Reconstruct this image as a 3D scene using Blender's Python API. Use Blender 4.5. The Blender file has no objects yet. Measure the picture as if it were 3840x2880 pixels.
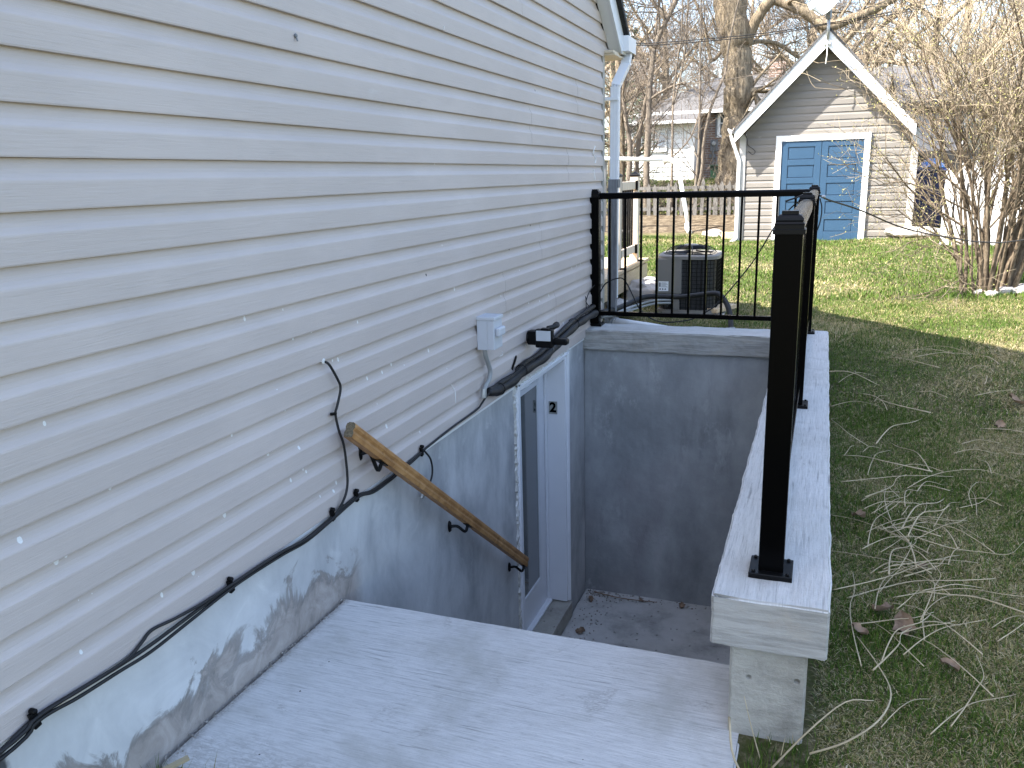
import bpy, bmesh, math, random
import numpy as np
from mathutils import Vector, Matrix, noise

# ------------------------------------------------------------------ camera, world, sun, exposure
sc = bpy.context.scene
C = sc.collection
cam_d = bpy.data.cameras.new('camera')
cam = bpy.data.objects.new('camera', cam_d)
C.objects.link(cam)
cam_d.sensor_width = 36.0
cam_d.lens = 29.13
cam_d.clip_start = 0.05
cam_d.clip_end = 2000
cam.matrix_world = Matrix(((0.9381632, -0.0607132, 0.3408283, 1.7744),
                           (0.3452834, 0.2354378, -0.9084869, 0.0),
                           (-0.0250867, 0.9699912, 0.2418423, 1.2071),
                           (0, 0, 0, 1)))
sc.camera = cam

SUN_DIR = Vector((0.66, 0.48, -1.0)).normalized()      # the way the light travels
sun_d = bpy.data.lights.new('sun', 'SUN')
sun_d.energy = 3.2
sun_d.angle = math.radians(0.53)
sun_d.color = (1.0, 0.95, 0.87)
sun = bpy.data.objects.new('sun', sun_d)
C.objects.link(sun)
sun.rotation_euler = SUN_DIR.to_track_quat('-Z', 'Y').to_euler()
sun.location = (-6, -4, 12)

world = bpy.data.worlds.new('World')
sc.world = world
world.use_nodes = True
wn = world.node_tree
bg = wn.nodes['Background']
sky = wn.nodes.new('ShaderNodeTexSky')
sky.sky_type = 'NISHITA'
sky.sun_disc = False
sky.sun_elevation = math.asin(-SUN_DIR.z)
sky.sun_rotation = math.atan2(-SUN_DIR.x, -SUN_DIR.y)
sky.altitude = 200
sky.air_density = 1.0
sky.dust_density = 2.4
sky.ozone_density = 0.3
wn.links.new(sky.outputs[0], bg.inputs[0])
bg.inputs[1].default_value = 0.10

sc.view_settings.view_transform = 'Standard'
sc.view_settings.look = 'None'
sc.view_settings.exposure = 2.6
sc.view_settings.gamma = 1.0
sc.render.engine = 'CYCLES'
sc.cycles.max_bounces = 6
sc.cycles.use_denoising = True

R = random.Random(11)
RS = np.random.RandomState(5)

# ------------------------------------------------------------------ helpers: objects
BASE = {}

def thing(name, label, cat, loc=(0, 0, 0), group=None):
    o = bpy.data.objects.new(name, None)
    o.empty_display_size = 0.1
    C.objects.link(o)
    o.location = loc
    o['label'] = label
    o['category'] = cat
    if group:
        o['group'] = group
    BASE[o.name] = Vector(loc)
    return o

def tag(o, label, cat, group=None):
    o['label'] = label
    o['category'] = cat
    if group:
        o['group'] = group
    return o

def struct(o):
    o['kind'] = 'structure'
    return o

def stuff(o):
    o['kind'] = 'stuff'
    return o

class B:
    """collects geometry, in world coordinates, for one mesh object"""
    def __init__(self):
        self.v = []; self.n = 0; self.f = {}      # f: size -> list of index arrays
    def add(self, verts, faces_by_size):
        verts = np.asarray(verts, float).reshape(-1, 3)
        for k, arr in faces_by_size.items():
            a = np.asarray(arr, np.int64).reshape(-1, k)
            if len(a):
                self.f.setdefault(k, []).append(a + self.n)
        self.v.append(verts); self.n += len(verts)
        return self
    def box(self, x0, x1, y0, y1, z0, z1):
        v = [(x, y, z) for x in (x0, x1) for y in (y0, y1) for z in (z0, z1)]
        return self.add(v, {4: [(0, 1, 3, 2), (4, 6, 7, 5), (0, 4, 5, 1), (2, 3, 7, 6), (0, 2, 6, 4), (1, 5, 7, 3)]})
    def bar(self, a, b, w, h, up=(0, 0, 1), roll=0.0):
        """box from a to b; w across, h along up"""
        a = Vector(a); b = Vector(b); t = (b - a).normalized(); up = Vector(up)
        s = t.cross(up)
        if s.length < 1e-5: s = t.cross(Vector((1, 0, 0)))
        s.normalize(); u = s.cross(t).normalized()
        if roll:
            s, u = s * math.cos(roll) + u * math.sin(roll), u * math.cos(roll) - s * math.sin(roll)
        v = []
        for p in (a, b):
            for i, j in ((-1, -1), (1, -1), (1, 1), (-1, 1)):
                v.append(p + s * (w / 2 * i) + u * (h / 2 * j))
        return self.add([tuple(q) for q in v], {4: [(3, 2, 1, 0), (4, 5, 6, 7), (0, 1, 5, 4), (1, 2, 6, 5), (2, 3, 7, 6), (3, 0, 4, 7)]})
    def extrude(self, prof, a, b, s, u):
        """closed 2-D outline prof (in axes s,u) swept from a to b, capped"""
        a = Vector(a); b = Vector(b); s = Vector(s); u = Vector(u); n = len(prof)
        v = [a + s * p[0] + u * p[1] for p in prof] + [b + s * p[0] + u * p[1] for p in prof]
        fc = {4: [(i, (i + 1) % n, n + (i + 1) % n, n + i) for i in range(n)]}
        fc.setdefault(n, []).extend([tuple(range(n))[::-1], tuple(range(n, 2 * n))])
        return self.add([tuple(q) for q in v], fc)
    def tubes(self, lines, n=6, cap=True):
        """lines: list of (points, radii)"""
        groups = {}
        for p, r in lines:
            groups.setdefault(len(p), []).append((p, r))
        for N, g in groups.items():
            P = np.array([x[0] for x in g], float); Rr = np.array([np.broadcast_to(x[1], (N,)) for x in g], float)
            T = np.empty_like(P)
            T[:, 1:-1] = P[:, 2:] - P[:, :-2]; T[:, 0] = P[:, 1] - P[:, 0]; T[:, -1] = P[:, -1] - P[:, -2]
            T /= np.linalg.norm(T, axis=2, keepdims=True) + 1e-12
            D = np.abs(P[:, -1] - P[:, 0]); k = D.argmin(axis=1)
            ref = np.zeros((len(g), 1, 3)); ref[np.arange(len(g)), 0, k] = 1; ref += 0.05
            U = np.cross(T, np.broadcast_to(ref, T.shape)); U /= np.linalg.norm(U, axis=2, keepdims=True) + 1e-12
            W = np.cross(T, U)
            a = np.arange(n) * 2 * math.pi / n
            V = P[:, :, None, :] + Rr[:, :, None, None] * (np.cos(a)[None, None, :, None] * U[:, :, None, :] + np.sin(a)[None, None, :, None] * W[:, :, None, :])
            m = len(g); V = V.reshape(-1, 3)
            base = (np.arange(m) * N * n)[:, None, None]; seg = (np.arange(N - 1) * n)[None, :, None]; i = np.arange(n)[None, None, :]
            j = (i + 1) % n
            q = np.stack([base + seg + i, base + seg + j, base + seg + n + j, base + seg + n + i], axis=-1).reshape(-1, 4)
            fc = {4: q}
            if cap and n > 2:
                ends = np.concatenate([(np.arange(m) * N * n)[:, None] + np.arange(n)[None, ::-1],
                                       (np.arange(m) * N * n + (N - 1) * n)[:, None] + np.arange(n)[None, :]])
                if n == 4:
                    fc[4] = np.concatenate([q, ends])
                else:
                    fc[n] = ends
            self.add(V, fc)
        return self
    def lathe(self, prof, c, axis='Z', n=24, sx=1.0, sy=1.0, square=False):
        """prof: list of (r, h) spun about an axis through c"""
        V = []; a0 = math.pi / 4 if square else 0
        for r, h in prof:
            for i in range(n):
                a = a0 + 2 * math.pi * i / n
                x, y = r * math.cos(a) * sx, r * math.sin(a) * sy
                p = {'Z': (x, y, h), 'X': (h, x, y), 'Y': (x, h, y)}[axis]
                V.append((c[0] + p[0], c[1] + p[1], c[2] + p[2]))
        m = len(prof)
        q = [(k * n + i, k * n + (i + 1) % n, (k + 1) * n + (i + 1) % n, (k + 1) * n + i) for k in range(m - 1) for i in range(n)]
        fc = {4: list(q)}
        for e in (tuple(range(n))[::-1], tuple(range((m - 1) * n, m * n))):
            fc.setdefault(n, []).append(e)
        return self.add(V, fc)
    def grid(self, P):
        """P: (nu, nv, 3) array"""
        nu, nv = P.shape[:2]
        i = np.arange(nu - 1)[:, None]; j = np.arange(nv - 1)[None, :]
        q = np.stack([i * nv + j, (i + 1) * nv + j, (i + 1) * nv + j + 1, i * nv + j + 1], -1).reshape(-1, 4)
        return self.add(P.reshape(-1, 3), {4: q})
    def build(self, name, mat, parent=None, base=None, smooth=False, bevel=0.0, tint=None, solid=0.0):
        V = np.concatenate(self.v) if self.v else np.zeros((0, 3))
        if parent is not None:
            base = BASE[parent.name]
        base = Vector(base) if base is not None else Vector((0, 0, 0))
        me = bpy.data.meshes.new(name)
        me.vertices.add(len(V)); me.vertices.foreach_set('co', (V - np.array(base)).ravel())
        loops = []; starts = []; s = 0
        for k, arrs in self.f.items():
            a = np.concatenate(arrs); loops.append(a.ravel()); starts.append(s + np.arange(len(a)) * k); s += a.size
        loops = np.concatenate(loops); starts = np.concatenate(starts)
        me.loops.add(len(loops)); me.loops.foreach_set('vertex_index', loops.astype(np.int32))
        me.polygons.add(len(starts)); me.polygons.foreach_set('loop_start', starts.astype(np.int32))
        me.polygons.foreach_set('use_smooth', np.full(len(starts), bool(smooth)))
        me.update(calc_edges=True); me.validate()
        if mat: me.materials.append(mat)
        if tint is not None:
            at = me.attributes.new('tint', 'FLOAT', 'POINT'); at.data.foreach_set('value', np.asarray(tint, np.float32))
        o = bpy.data.objects.new(name, me)
        C.objects.link(o)
        if parent is not None:
            o.parent = parent; BASE[o.name] = BASE[parent.name]
        else:
            o.location = base; BASE[o.name] = base
        if bevel:
            m = o.modifiers.new('bevel', 'BEVEL'); m.width = bevel; m.segments = 2; m.limit_method = 'ANGLE'; m.angle_limit = math.radians(40)
        if solid:
            m = o.modifiers.new('solid', 'SOLIDIFY'); m.thickness = solid
        return o

def copy_tree(o, parent=None):
    c = o.copy(); C.objects.link(c)
    if parent is not None: c.parent = parent
    for ch in list(o.children): copy_tree(ch, c)
    return c

def spline(pts, n=6):
    """Catmull-Rom through pts"""
    P = [Vector(p) for p in pts]; P = [P[0] * 2 - P[1]] + P + [P[-1] * 2 - P[-2]]
    out = []
    for i in range(1, len(P) - 2):
        for k in range(n):
            t = k / n
            out.append(0.5 * ((2 * P[i]) + (-P[i - 1] + P[i + 1]) * t + (2 * P[i - 1] - 5 * P[i] + 4 * P[i + 1] - P[i + 2]) * t * t + (-P[i - 1] + 3 * P[i] - 3 * P[i + 1] + P[i + 2]) * t ** 3))
    out.append(P[-2])
    return [tuple(p) for p in out]

def rough_box(x0, x1, y0, y1, z0, z1, step=0.05, amp=0.004, edge=0.008, chip=0.0, seed=0.0):
    """a cast concrete block with slightly uneven faces and worn edges"""
    b = bmesh.new()
    bmesh.ops.create_cube(b, size=1.0)
    for v in b.verts:
        v.co = Vector((x0 + (v.co.x + .5) * (x1 - x0), y0 + (v.co.y + .5) * (y1 - y0), z0 + (v.co.z + .5) * (z1 - z0)))
    for ax, L in ((0, x1 - x0), (1, y1 - y0), (2, z1 - z0)):
        k = max(1, int(round(L / step)))
        for d_ in [L * i / k for i in range(1, k)] + ([.007, .018, L - .018, L - .007] if L > .06 else []):
            co = Vector((0, 0, 0)); no = Vector((0, 0, 0)); no[ax] = 1; co[ax] = (x0, y0, z0)[ax] + d_
            bmesh.ops.bisect_plane(b, geom=b.verts[:] + b.edges[:] + b.faces[:], plane_co=co, plane_no=no)
    cx, cy, cz = (x0 + x1) / 2, (y0 + y1) / 2, (z0 + z1) / 2
    for v in b.verts:
        p = v.co.copy(); on = [abs(p.x - x0) < 1e-5 or abs(p.x - x1) < 1e-5, abs(p.y - y0) < 1e-5 or abs(p.y - y1) < 1e-5, abs(p.z - z0) < 1e-5 or abs(p.z - z1) < 1e-5]
        d = noise.noise_vector(p * 6 + Vector((seed, 0, 0))) * amp + noise.noise_vector(p * 23 + Vector((seed, 3, 0))) * amp * .5
        if sum(on) >= 2:
            w = edge * (.6 + .9 * abs(noise.noise(p * 9 + Vector((seed, 7, 1)))))
            c = max(0.0, noise.noise(p * 4.3 + Vector((seed, 1, 5))) - .28) * chip
            for i, (q, m) in enumerate(((p.x, cx), (p.y, cy), (p.z, cz))):
                if on[i]: d[i] += (w + c) * (1 if q < m else -1)
        v.co = p + d
    V = np.array([tuple(v.co) for v in b.verts]); b.verts.index_update()
    out = B(); fs = {}
    for f in b.faces: fs.setdefault(len(f.verts), []).append([v.index for v in f.verts])
    b.free()
    out.add(V, fs)
    return out

# ------------------------------------------------------------------ helpers: materials
MATS = {}

class NT:
    def __init__(self, name):
        self.m = bpy.data.materials.new(name); self.m.use_nodes = True
        self.t = self.m.node_tree; self.b = self.t.nodes['Principled BSDF']
        self.co = None
    def n(self, typ, ins=None, **props):
        nd = self.t.nodes.new('ShaderNode' + typ)
        for k, v in props.items(): setattr(nd, k, v)
        for k, v in (ins or {}).items(): self.put(nd.inputs[k], v)
        return nd
    def put(self, sock, v):
        if isinstance(v, bpy.types.NodeSocket): self.t.links.new(v, sock)
        elif isinstance(v, (tuple, list)) and len(v) == 3 and sock.type == 'RGBA': sock.default_value = (*v, 1)
        else: sock.default_value = v
    def coord(self, scale=(1, 1, 1), rot=(0, 0, 0)):
        if self.co is None: self.co = self.n('TexCoord').outputs['Object']
        mp = self.n('Mapping', {'Vector': self.co, 'Scale': scale, 'Rotation': rot})
        return mp.outputs[0]
    def noise(self, scale, detail=4, rough=.55, stretch=(1, 1, 1), dist=0.0):
        return self.n('TexNoise', {'Vector': self.coord(stretch), 'Scale': scale, 'Detail': detail, 'Roughness': rough, 'Distortion': dist}).outputs['Fac']
    def ramp(self, fac, stops, interp='LINEAR'):
        nd = self.n('ValToRGB', {'Fac': fac}); cr = nd.color_ramp; cr.interpolation = interp
        while len(cr.elements) < len(stops): cr.elements.new(.5)
        for e, (p, c) in zip(cr.elements, stops):
            e.position = p; e.color = (*c, 1) if isinstance(c, tuple) else (c, c, c, 1)
        return nd.outputs[0]
    def mix(self, fac, a, b, blend='MIX'):
        nd = self.n('Mix', data_type='RGBA', blend_type=blend)
        self.put(nd.inputs[0], fac); self.put(nd.inputs[6], a); self.put(nd.inputs[7], b)
        return nd.outputs[2]
    def math(self, op, a, b=0.5, clamp=False):
        nd = self.n('Math', operation=op, use_clamp=clamp); self.put(nd.inputs[0], a); self.put(nd.inputs[1], b)
        return nd.outputs[0]
    def sep(self):
        if self.co is None: self.co = self.n('TexCoord').outputs['Object']
        return self.n('SeparateXYZ', {'Vector': self.co}).outputs
    def smooth(self, v, a, b):
        return self.n('MapRange', {'Value': v, 'From Min': a, 'From Max': b}, interpolation_type='SMOOTHSTEP').outputs[0]
    def bump(self, h, strength=.3, dist=.01, normal=None):
        nd = self.n('Bump', {'Height': h, 'Strength': strength, 'Distance': dist})
        if normal is not None: self.put(nd.inputs['Normal'], normal)
        return nd.outputs[0]
    def done(self, col=None, rough=None, normal=None, **kw):
        if col is not None: self.put(self.b.inputs['Base Color'], col)
        if rough is not None: self.put(self.b.inputs['Roughness'], rough)
        if normal is not None: self.put(self.b.inputs['Normal'], normal)
        for k, v in kw.items(): self.put(self.b.inputs[k.replace('_', ' ')], v)
        MATS[self.m.name] = self.m
        return self.m

def noisy(name, c1, c2, scale=6, rough=.6, bump=.2, bscale=60, stretch=(1, 1, 1), lo=.35, hi=.65, metal=0.0, bdist=.004):
    t = NT(name)
    col = t.ramp(t.noise(scale, 5, .6, stretch), [(lo, c1), (hi, c2)])
    nm = t.bump(t.noise(bscale, 4, .6, stretch), bump, bdist) if bump else None
    return t.done(col, rough, nm, Metallic=metal)

def plain(name, c, rough=.5, metal=0.0, spec=.5):
    t = NT(name)
    f = t.noise(9, 3)
    col = t.mix(t.math('MULTIPLY', f, .22), c, tuple(x * .72 for x in c))
    return t.done(col, rough, None, Metallic=metal, Specular_IOR_Level=spec)

# vinyl siding: wood-grain emboss, chalky blotches, paint specks low on the wall
def mat_siding(name, c, specks, graintop=True):
    t = NT(name); xyz = t.sep()
    blot = t.noise(1.1, 5, .6, (1, 1, 2.4))
    col = t.mix(t.smooth(blot, .42, .68), c, tuple(min(1, x * 1.10) for x in c))
    dirt = t.noise(2.3, 6, .65, (1, .5, 2))
    col = t.mix(t.math('MULTIPLY', t.smooth(dirt, .56, .75), .28), col, tuple(x * .80 for x in c))
    chalk = t.smooth(t.noise(3.0, 6, .7, (1, .8, 3)), .62, .80)
    col = t.mix(t.math('MULTIPLY', chalk, .30), col, (.62, .63, .63))
    if specks:
        vor = t.n('TexVoronoi', {'Vector': t.coord((1, 1, .62)), 'Scale': 24.0, 'Randomness': 1.0})
        rnd = t.n('SeparateColor', {'Color': vor.outputs['Color']}).outputs[0]
        low = t.smooth(xyz[2], 1.7, .4)
        thr = t.math('ADD', t.math('MULTIPLY', low, .34), .02)
        on = t.math('LESS_THAN', rnd, thr)
        size = t.math('ADD', t.math('MULTIPLY', t.n('SeparateColor', {'Color': vor.outputs['Color']}).outputs[1], .17), .03)
        dot = t.math('LESS_THAN', vor.outputs['Distance'], size)
        col = t.mix(t.math('MULTIPLY', t.math('MULTIPLY', on, dot), .75), col, (.78, .80, .80))
        vor2 = t.n('TexVoronoi', {'Vector': t.coord((1, 1, 1)), 'Scale': 5.0})
        rnd2 = t.n('SeparateColor', {'Color': vor2.outputs['Color']}).outputs[0]
        dk = t.math('MULTIPLY', t.math('LESS_THAN', rnd2, .08), t.math('LESS_THAN', vor2.outputs['Distance'], .035))
        col = t.mix(dk, col, (.08, .075, .07))
    gr = t.noise(22, 6, .66, (1, .22, 5.0), .9)
    nm = t.bump(gr, .42, .0036) if specks else None
    col = t.mix(t.math('MULTIPLY', t.smooth(gr, .50, .72), .10), col, (.25, .24, .23))
    return t.done(col, t.ramp(blot, [(.3, .50), (.7, .62)]), nm, Specular_IOR_Level=.4)

M_SIDING = mat_siding('siding_vinyl', (.490, .432, .402), True)
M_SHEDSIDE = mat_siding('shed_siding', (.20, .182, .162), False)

# parged foundation: cloudy trowel marks, damp brown patching just above the slab
def mat_parge():
    t = NT('parging'); x, y, z = t.sep()
    y = t.math('ADD', y, 2.4); z = t.math('ADD', z, -.5)
    big = t.noise(1.8, 6, .62, (1, 1, .6), .25)
    col = t.ramp(big, [(.26, (.22, .222, .225)), (.42, (.36, .364, .368)), (.56, (.52, .522, .52)), (.72, (.64, .64, .632))])
    streak = t.noise(4.2, 5, .6, (1, 1.5, .45), .15)
    col = t.mix(t.math('MULTIPLY', t.smooth(streak, .52, .74), .42), col, (.27, .275, .28))
    blob = t.noise(5.0, 6, .65, (1, 1, 1), 1.0)
    col = t.mix(t.math('MULTIPLY', t.smooth(blob, .58, .74), .55), col, (.60, .60, .59))
    # paler coat along the slab (Y below 2.8), partly brighter light painted in
    pale = t.smooth(y, 2.9, 1.9)
    col = t.mix(t.math('MULTIPLY', pale, .62), col, t.ramp(blob, [(.35, (.56, .563, .56)), (.65, (.70, .70, .69))]))
    # damp, patched band
    edge = t.math('ADD', z, t.math('MULTIPLY', t.math('SUBTRACT', t.noise(4.2, 6, .66, (1, 1, 1), .9), .5), .62))
    band = t.math('MULTIPLY', t.smooth(edge, -.265, -.335), t.smooth(y, 2.86, 2.74))
    rim = t.math('MULTIPLY', t.math('MULTIPLY', t.smooth(edge, -.27, -.31), t.smooth(edge, -.37, -.33)), t.smooth(y, 2.9, 2.7))
    browns = t.ramp(t.noise(9, 6, .7, (1, 1, 1), .8), [(.3, (.20, .172, .15)), (.5, (.345, .30, .268)), (.7, (.46, .41, .375))])
    col = t.mix(t.math('MULTIPLY', band, .88), col, browns)
    col = t.mix(t.math('MULTIPLY', rim, .42), col, (.15, .147, .14))
    # bare dark coating where the parging stops
    dark = t.smooth(t.math('ADD', y, t.math('MULTIPLY', t.noise(14, 4), .08)), 1.235, 1.215)
    col = t.mix(dark, col, (.075, .078, .082))
    h = t.math('ADD', t.noise(28, 6, .65), t.math('MULTIPLY', t.noise(4, 4, .6, (1, 1, .5)), 1.6))
    return t.done(col, .86, t.bump(h, .45, .005), Specular_IOR_Level=.25)
M_PARGE = mat_parge()

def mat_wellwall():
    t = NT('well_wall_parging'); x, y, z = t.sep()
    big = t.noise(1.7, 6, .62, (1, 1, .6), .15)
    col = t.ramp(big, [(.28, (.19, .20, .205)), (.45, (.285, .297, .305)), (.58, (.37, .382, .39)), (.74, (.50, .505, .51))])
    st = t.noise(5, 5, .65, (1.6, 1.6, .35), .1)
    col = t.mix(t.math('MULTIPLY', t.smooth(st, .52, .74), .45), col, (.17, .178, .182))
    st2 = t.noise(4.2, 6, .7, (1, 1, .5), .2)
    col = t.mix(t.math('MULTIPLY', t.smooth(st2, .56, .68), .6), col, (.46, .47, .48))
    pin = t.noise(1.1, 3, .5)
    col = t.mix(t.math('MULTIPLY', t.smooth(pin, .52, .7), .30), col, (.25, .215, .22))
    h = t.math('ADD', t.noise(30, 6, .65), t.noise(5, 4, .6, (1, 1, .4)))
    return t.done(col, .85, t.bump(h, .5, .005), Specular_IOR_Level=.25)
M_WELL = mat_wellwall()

# broom-finished concrete; the drag lines run along one axis
def mat_broom(name, along, lite, dirt_amt=.5, joint=False):
    t = NT(name); x, y, z = t.sep()
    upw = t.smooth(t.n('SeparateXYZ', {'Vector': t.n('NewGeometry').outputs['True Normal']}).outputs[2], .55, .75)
    st = (3.4, 52, 1) if along == 'X' else (60, 2.6, 1)
    w = t.noise(2.2, 6, .66, st, .35)
    fine = t.noise(5.2, 5, .7, st, .2)
    col = t.ramp(w, [(.30, tuple(v * .80 for v in lite)), (.52, lite), (.72, tuple(min(.84, v * 1.10) for v in lite))])
    col = t.mix(t.math('MULTIPLY', t.smooth(fine, .54, .68), .5), col, tuple(v * .52 for v in lite))
    ln = t.noise(2.6, 5, .6, (1.6, 46, 1) if along == 'X' else (46, 1.3, 1), .6)
    lm = t.smooth(t.noise(3.3, 4, .6, (1, 1.6, 1)), .40, .62)
    col = t.mix(t.math('MULTIPLY', t.math('MULTIPLY', t.smooth(ln, .575, .64), lm), .62), col, tuple(v * .36 for v in lite))
    spk = t.smooth(t.noise(75, 5, .8, (1, 1.4, 1)), .55, .68)
    col = t.mix(t.math('MULTIPLY', spk, .22), col, tuple(v * .45 for v in lite))
    cl = t.noise(1.7, 6, .65, (1, 1, 1), .4)
    col = t.mix(t.math('MULTIPLY', t.smooth(cl, .46, .70), dirt_amt), col, (.335, .325, .285))
    worn = t.math('MULTIPLY', t.smooth(t.noise(3.2, 7, .72, (1, 1, 1), 1.2), .58, .66), t.smooth(t.noise(60, 4, .7, (1, 2.2, 1)), .42, .58))
    col = t.mix(t.math('MULTIPLY', worn, .5), col, (.29, .275, .255))
    vor = t.n('TexVoronoi', {'Vector': t.coord(), 'Scale': 15.0})
    rnd = t.n('SeparateColor', {'Color': vor.outputs['Color']}).outputs[0]
    dk = t.math('MULTIPLY', t.math('LESS_THAN', rnd, .13), t.math('LESS_THAN', vor.outputs['Distance'], .055))
    col = t.mix(dk, col, (.07, .065, .06))
    h = t.math('ADD', t.math('MULTIPLY', w, 1.0), t.math('MULTIPLY', fine, .55))
    if joint:
        jm = t.smooth(t.math('ADD', x, t.math('MULTIPLY', t.noise(16, 5, .7), .06)), .085, .045)
        gritc = t.ramp(t.noise(120, 4, .8), [(.3, (.13, .115, .10)), (.5, (.30, .28, .255)), (.66, (.55, .53, .50))])
        col = t.mix(t.math('MULTIPLY', jm, .85), col, gritc)
        nr = t.smooth(t.math('ADD', y, t.math('MULTIPLY', t.noise(9, 5, .7), .35)), 2.02, 1.86)
        pat = t.smooth(t.noise(30, 5, .75, (1, 2.5, 1), .5), .44, .56)
        col = t.mix(t.math('MULTIPLY', t.math('MULTIPLY', nr, pat), .55), col, (.33, .315, .295))
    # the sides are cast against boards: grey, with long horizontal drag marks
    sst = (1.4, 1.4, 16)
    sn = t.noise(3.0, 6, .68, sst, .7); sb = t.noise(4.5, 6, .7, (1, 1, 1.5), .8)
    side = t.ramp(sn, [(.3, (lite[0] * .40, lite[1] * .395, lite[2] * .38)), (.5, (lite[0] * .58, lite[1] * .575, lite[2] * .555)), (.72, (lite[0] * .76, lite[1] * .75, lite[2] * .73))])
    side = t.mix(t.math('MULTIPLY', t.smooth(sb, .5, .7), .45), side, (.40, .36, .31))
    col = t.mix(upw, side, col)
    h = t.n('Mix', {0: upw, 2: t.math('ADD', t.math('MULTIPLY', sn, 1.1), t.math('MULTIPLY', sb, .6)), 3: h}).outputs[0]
    return t.done(col, .84, t.bump(h, .55, .006, t.bump(t.noise(70, 5, .75), .5, .004)), Specular_IOR_Level=.25)
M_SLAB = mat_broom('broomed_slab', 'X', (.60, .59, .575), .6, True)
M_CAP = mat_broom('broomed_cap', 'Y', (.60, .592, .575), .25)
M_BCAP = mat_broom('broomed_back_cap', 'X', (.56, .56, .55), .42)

def mat_concrete(name, lite, pits=True):
    t = NT(name)
    a = t.noise(3.2, 6, .68, (1, 1, 1.4), .12)
    col = t.ramp(a, [(.30, tuple(v * .60 for v in lite)), (.5, lite), (.72, tuple(min(.8, v * 1.16) for v in lite))])
    b = t.noise(1.3, 4, .6)
    col = t.mix(t.math('MULTIPLY', t.smooth(b, .5, .7), .45), col, (lite[0] * .76, lite[1] * .72, lite[2] * .66))
    h = t.math('ADD', t.noise(40, 6, .7), t.math('MULTIPLY', t.noise(8, 5, .6, (1, .4, 3)), 1.2))
    if pits:
        vor = t.n('TexVoronoi', {'Vector': t.coord(), 'Scale': 22.0})
        rnd = t.n('SeparateColor', {'Color': vor.outputs['Color']}).outputs[0]
        pit = t.math('MULTIPLY', t.math('LESS_THAN', rnd, .30), t.smooth(vor.outputs['Distance'], .24, .08))
        col = t.mix(t.math('MULTIPLY', pit, .6), col, (.16, .15, .14))
        h = t.math('SUBTRACT', h, t.math('MULTIPLY', pit, 1.5))
    return t.done(col, .88, t.bump(h, .8, .010), Specular_IOR_Level=.2)
M_CONC = mat_concrete('cast_concrete', (.375, .36, .318))
M_FLOOR = mat_concrete('well_floor_concrete', (.47, .465, .45))
M_STONE = noisy('pale_stone', (.34, .31, .28), (.55, .52, .48), 5, .9, .7, 14, bdist=.02)
M_WHITEP = plain('white_paint', (.80, .80, .79), .45)
M_WHITEPVC = plain('white_pvc', (.74, .76, .79), .32)
M_DOORW = plain('door_white', (.80, .81, .84), .35)
M_BLACK = plain('black_powder_coat', (.0016, .0016, .0018), .25, 0, .05)
M_BLACKM = plain('black_plastic', (.004, .004, .0045), .36, 0, .15)
M_RUBBER = noisy('black_cable', (.0045, .0045, .005), (.010, .010, .011), 20, .6, .1, 60)
M_FOAM = noisy('foam_filler', (.52, .50, .45), (.72, .71, .68), 22, .95, .9, 40, bdist=.012)
M_BOXGREY = plain('grey_enclosure', (.53, .55, .59), .5)
M_CONDUIT = plain('grey_conduit', (.30, .31, .31), .5)
M_DEBRIS = noisy('dirt_crumbs', (.14, .12, .10), (.42, .40, .37), 40, .95, .8, 40, lo=.3, hi=.7)
def mat_glass():
    t = NT('dark_door_glass')
    return t.done((.060, .076, .078), .08, None, Specular_IOR_Level=.6, Coat_Weight=.6, Coat_Roughness=.03)
M_GLASS = mat_glass()
def mat_rail():
    t = NT('stained_handrail')
    g = t.noise(7, 5, .6, (7, 1.3, 2.0), .8)
    col = t.ramp(g, [(.3, (.21, .095, .028)), (.5, (.36, .18, .062)), (.7, (.48, .265, .105))])
    return t.done(col, .52, t.bump(g, .15, .003))
M_RAILWOOD = mat_rail()
M_ENDGRAIN = noisy('end_grain', (.07, .055, .035), (.20, .16, .10), 160, .9, .3, 160)
def mat_lumber(name, a, b, stretch):
    t = NT(name)
    g = t.noise(6, 6, .6, stretch, .9)
    col = t.ramp(g, [(.3, a), (.7, b)])
    return t.done(col, .7, t.bump(g, .2, .004))
M_LUMBER = mat_lumber('new_lumber', (.46, .33, .19), (.62, .48, .31), (8, 1.2, 8))
M_LUMBERV = mat_lumber('pale_post_lumber', (.56, .46, .35), (.70, .60, .48), (8, 8, 1.0))
M_GREYWOOD = mat_lumber('weathered_board', (.10, .105, .115), (.22, .225, .235), (9, 9, 1))
M_SOFFIT = plain('cream_soffit', (.60, .52, .40), .6)
M_BLUE = noisy('blue_door_paint', (.026, .066, .122), (.030, .073, .132), 2, .42, .06, 60)
def mat_shingle(name, c1, c2, sx=.3, sy=.14):
    t = NT(name)
    br = t.n('TexBrick', {'Vector': t.coord(), 'Color1': c1, 'Color2': c2, 'Mortar': tuple(v * .35 for v in c1), 'Scale': 1.0, 'Mortar Size': .012, 'Brick Width': sx, 'Row Height': sy})
    n = t.noise(22, 5, .7)
    col = t.mix(t.smooth(n, .4, .7), br.outputs[0], tuple(v * 1.25 for v in c2))
    return t.done(col, .9, t.bump(br.outputs['Fac'], -.5, .01))
M_ROOFGREY = mat_shingle('grey_shingles', (.065, .063, .064), (.10, .096, .095))
M_ROOFDARK = noisy('dark_shingle_edge', (.012, .012, .012), (.03, .03, .03), 20, .9, .5, 50)
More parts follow.
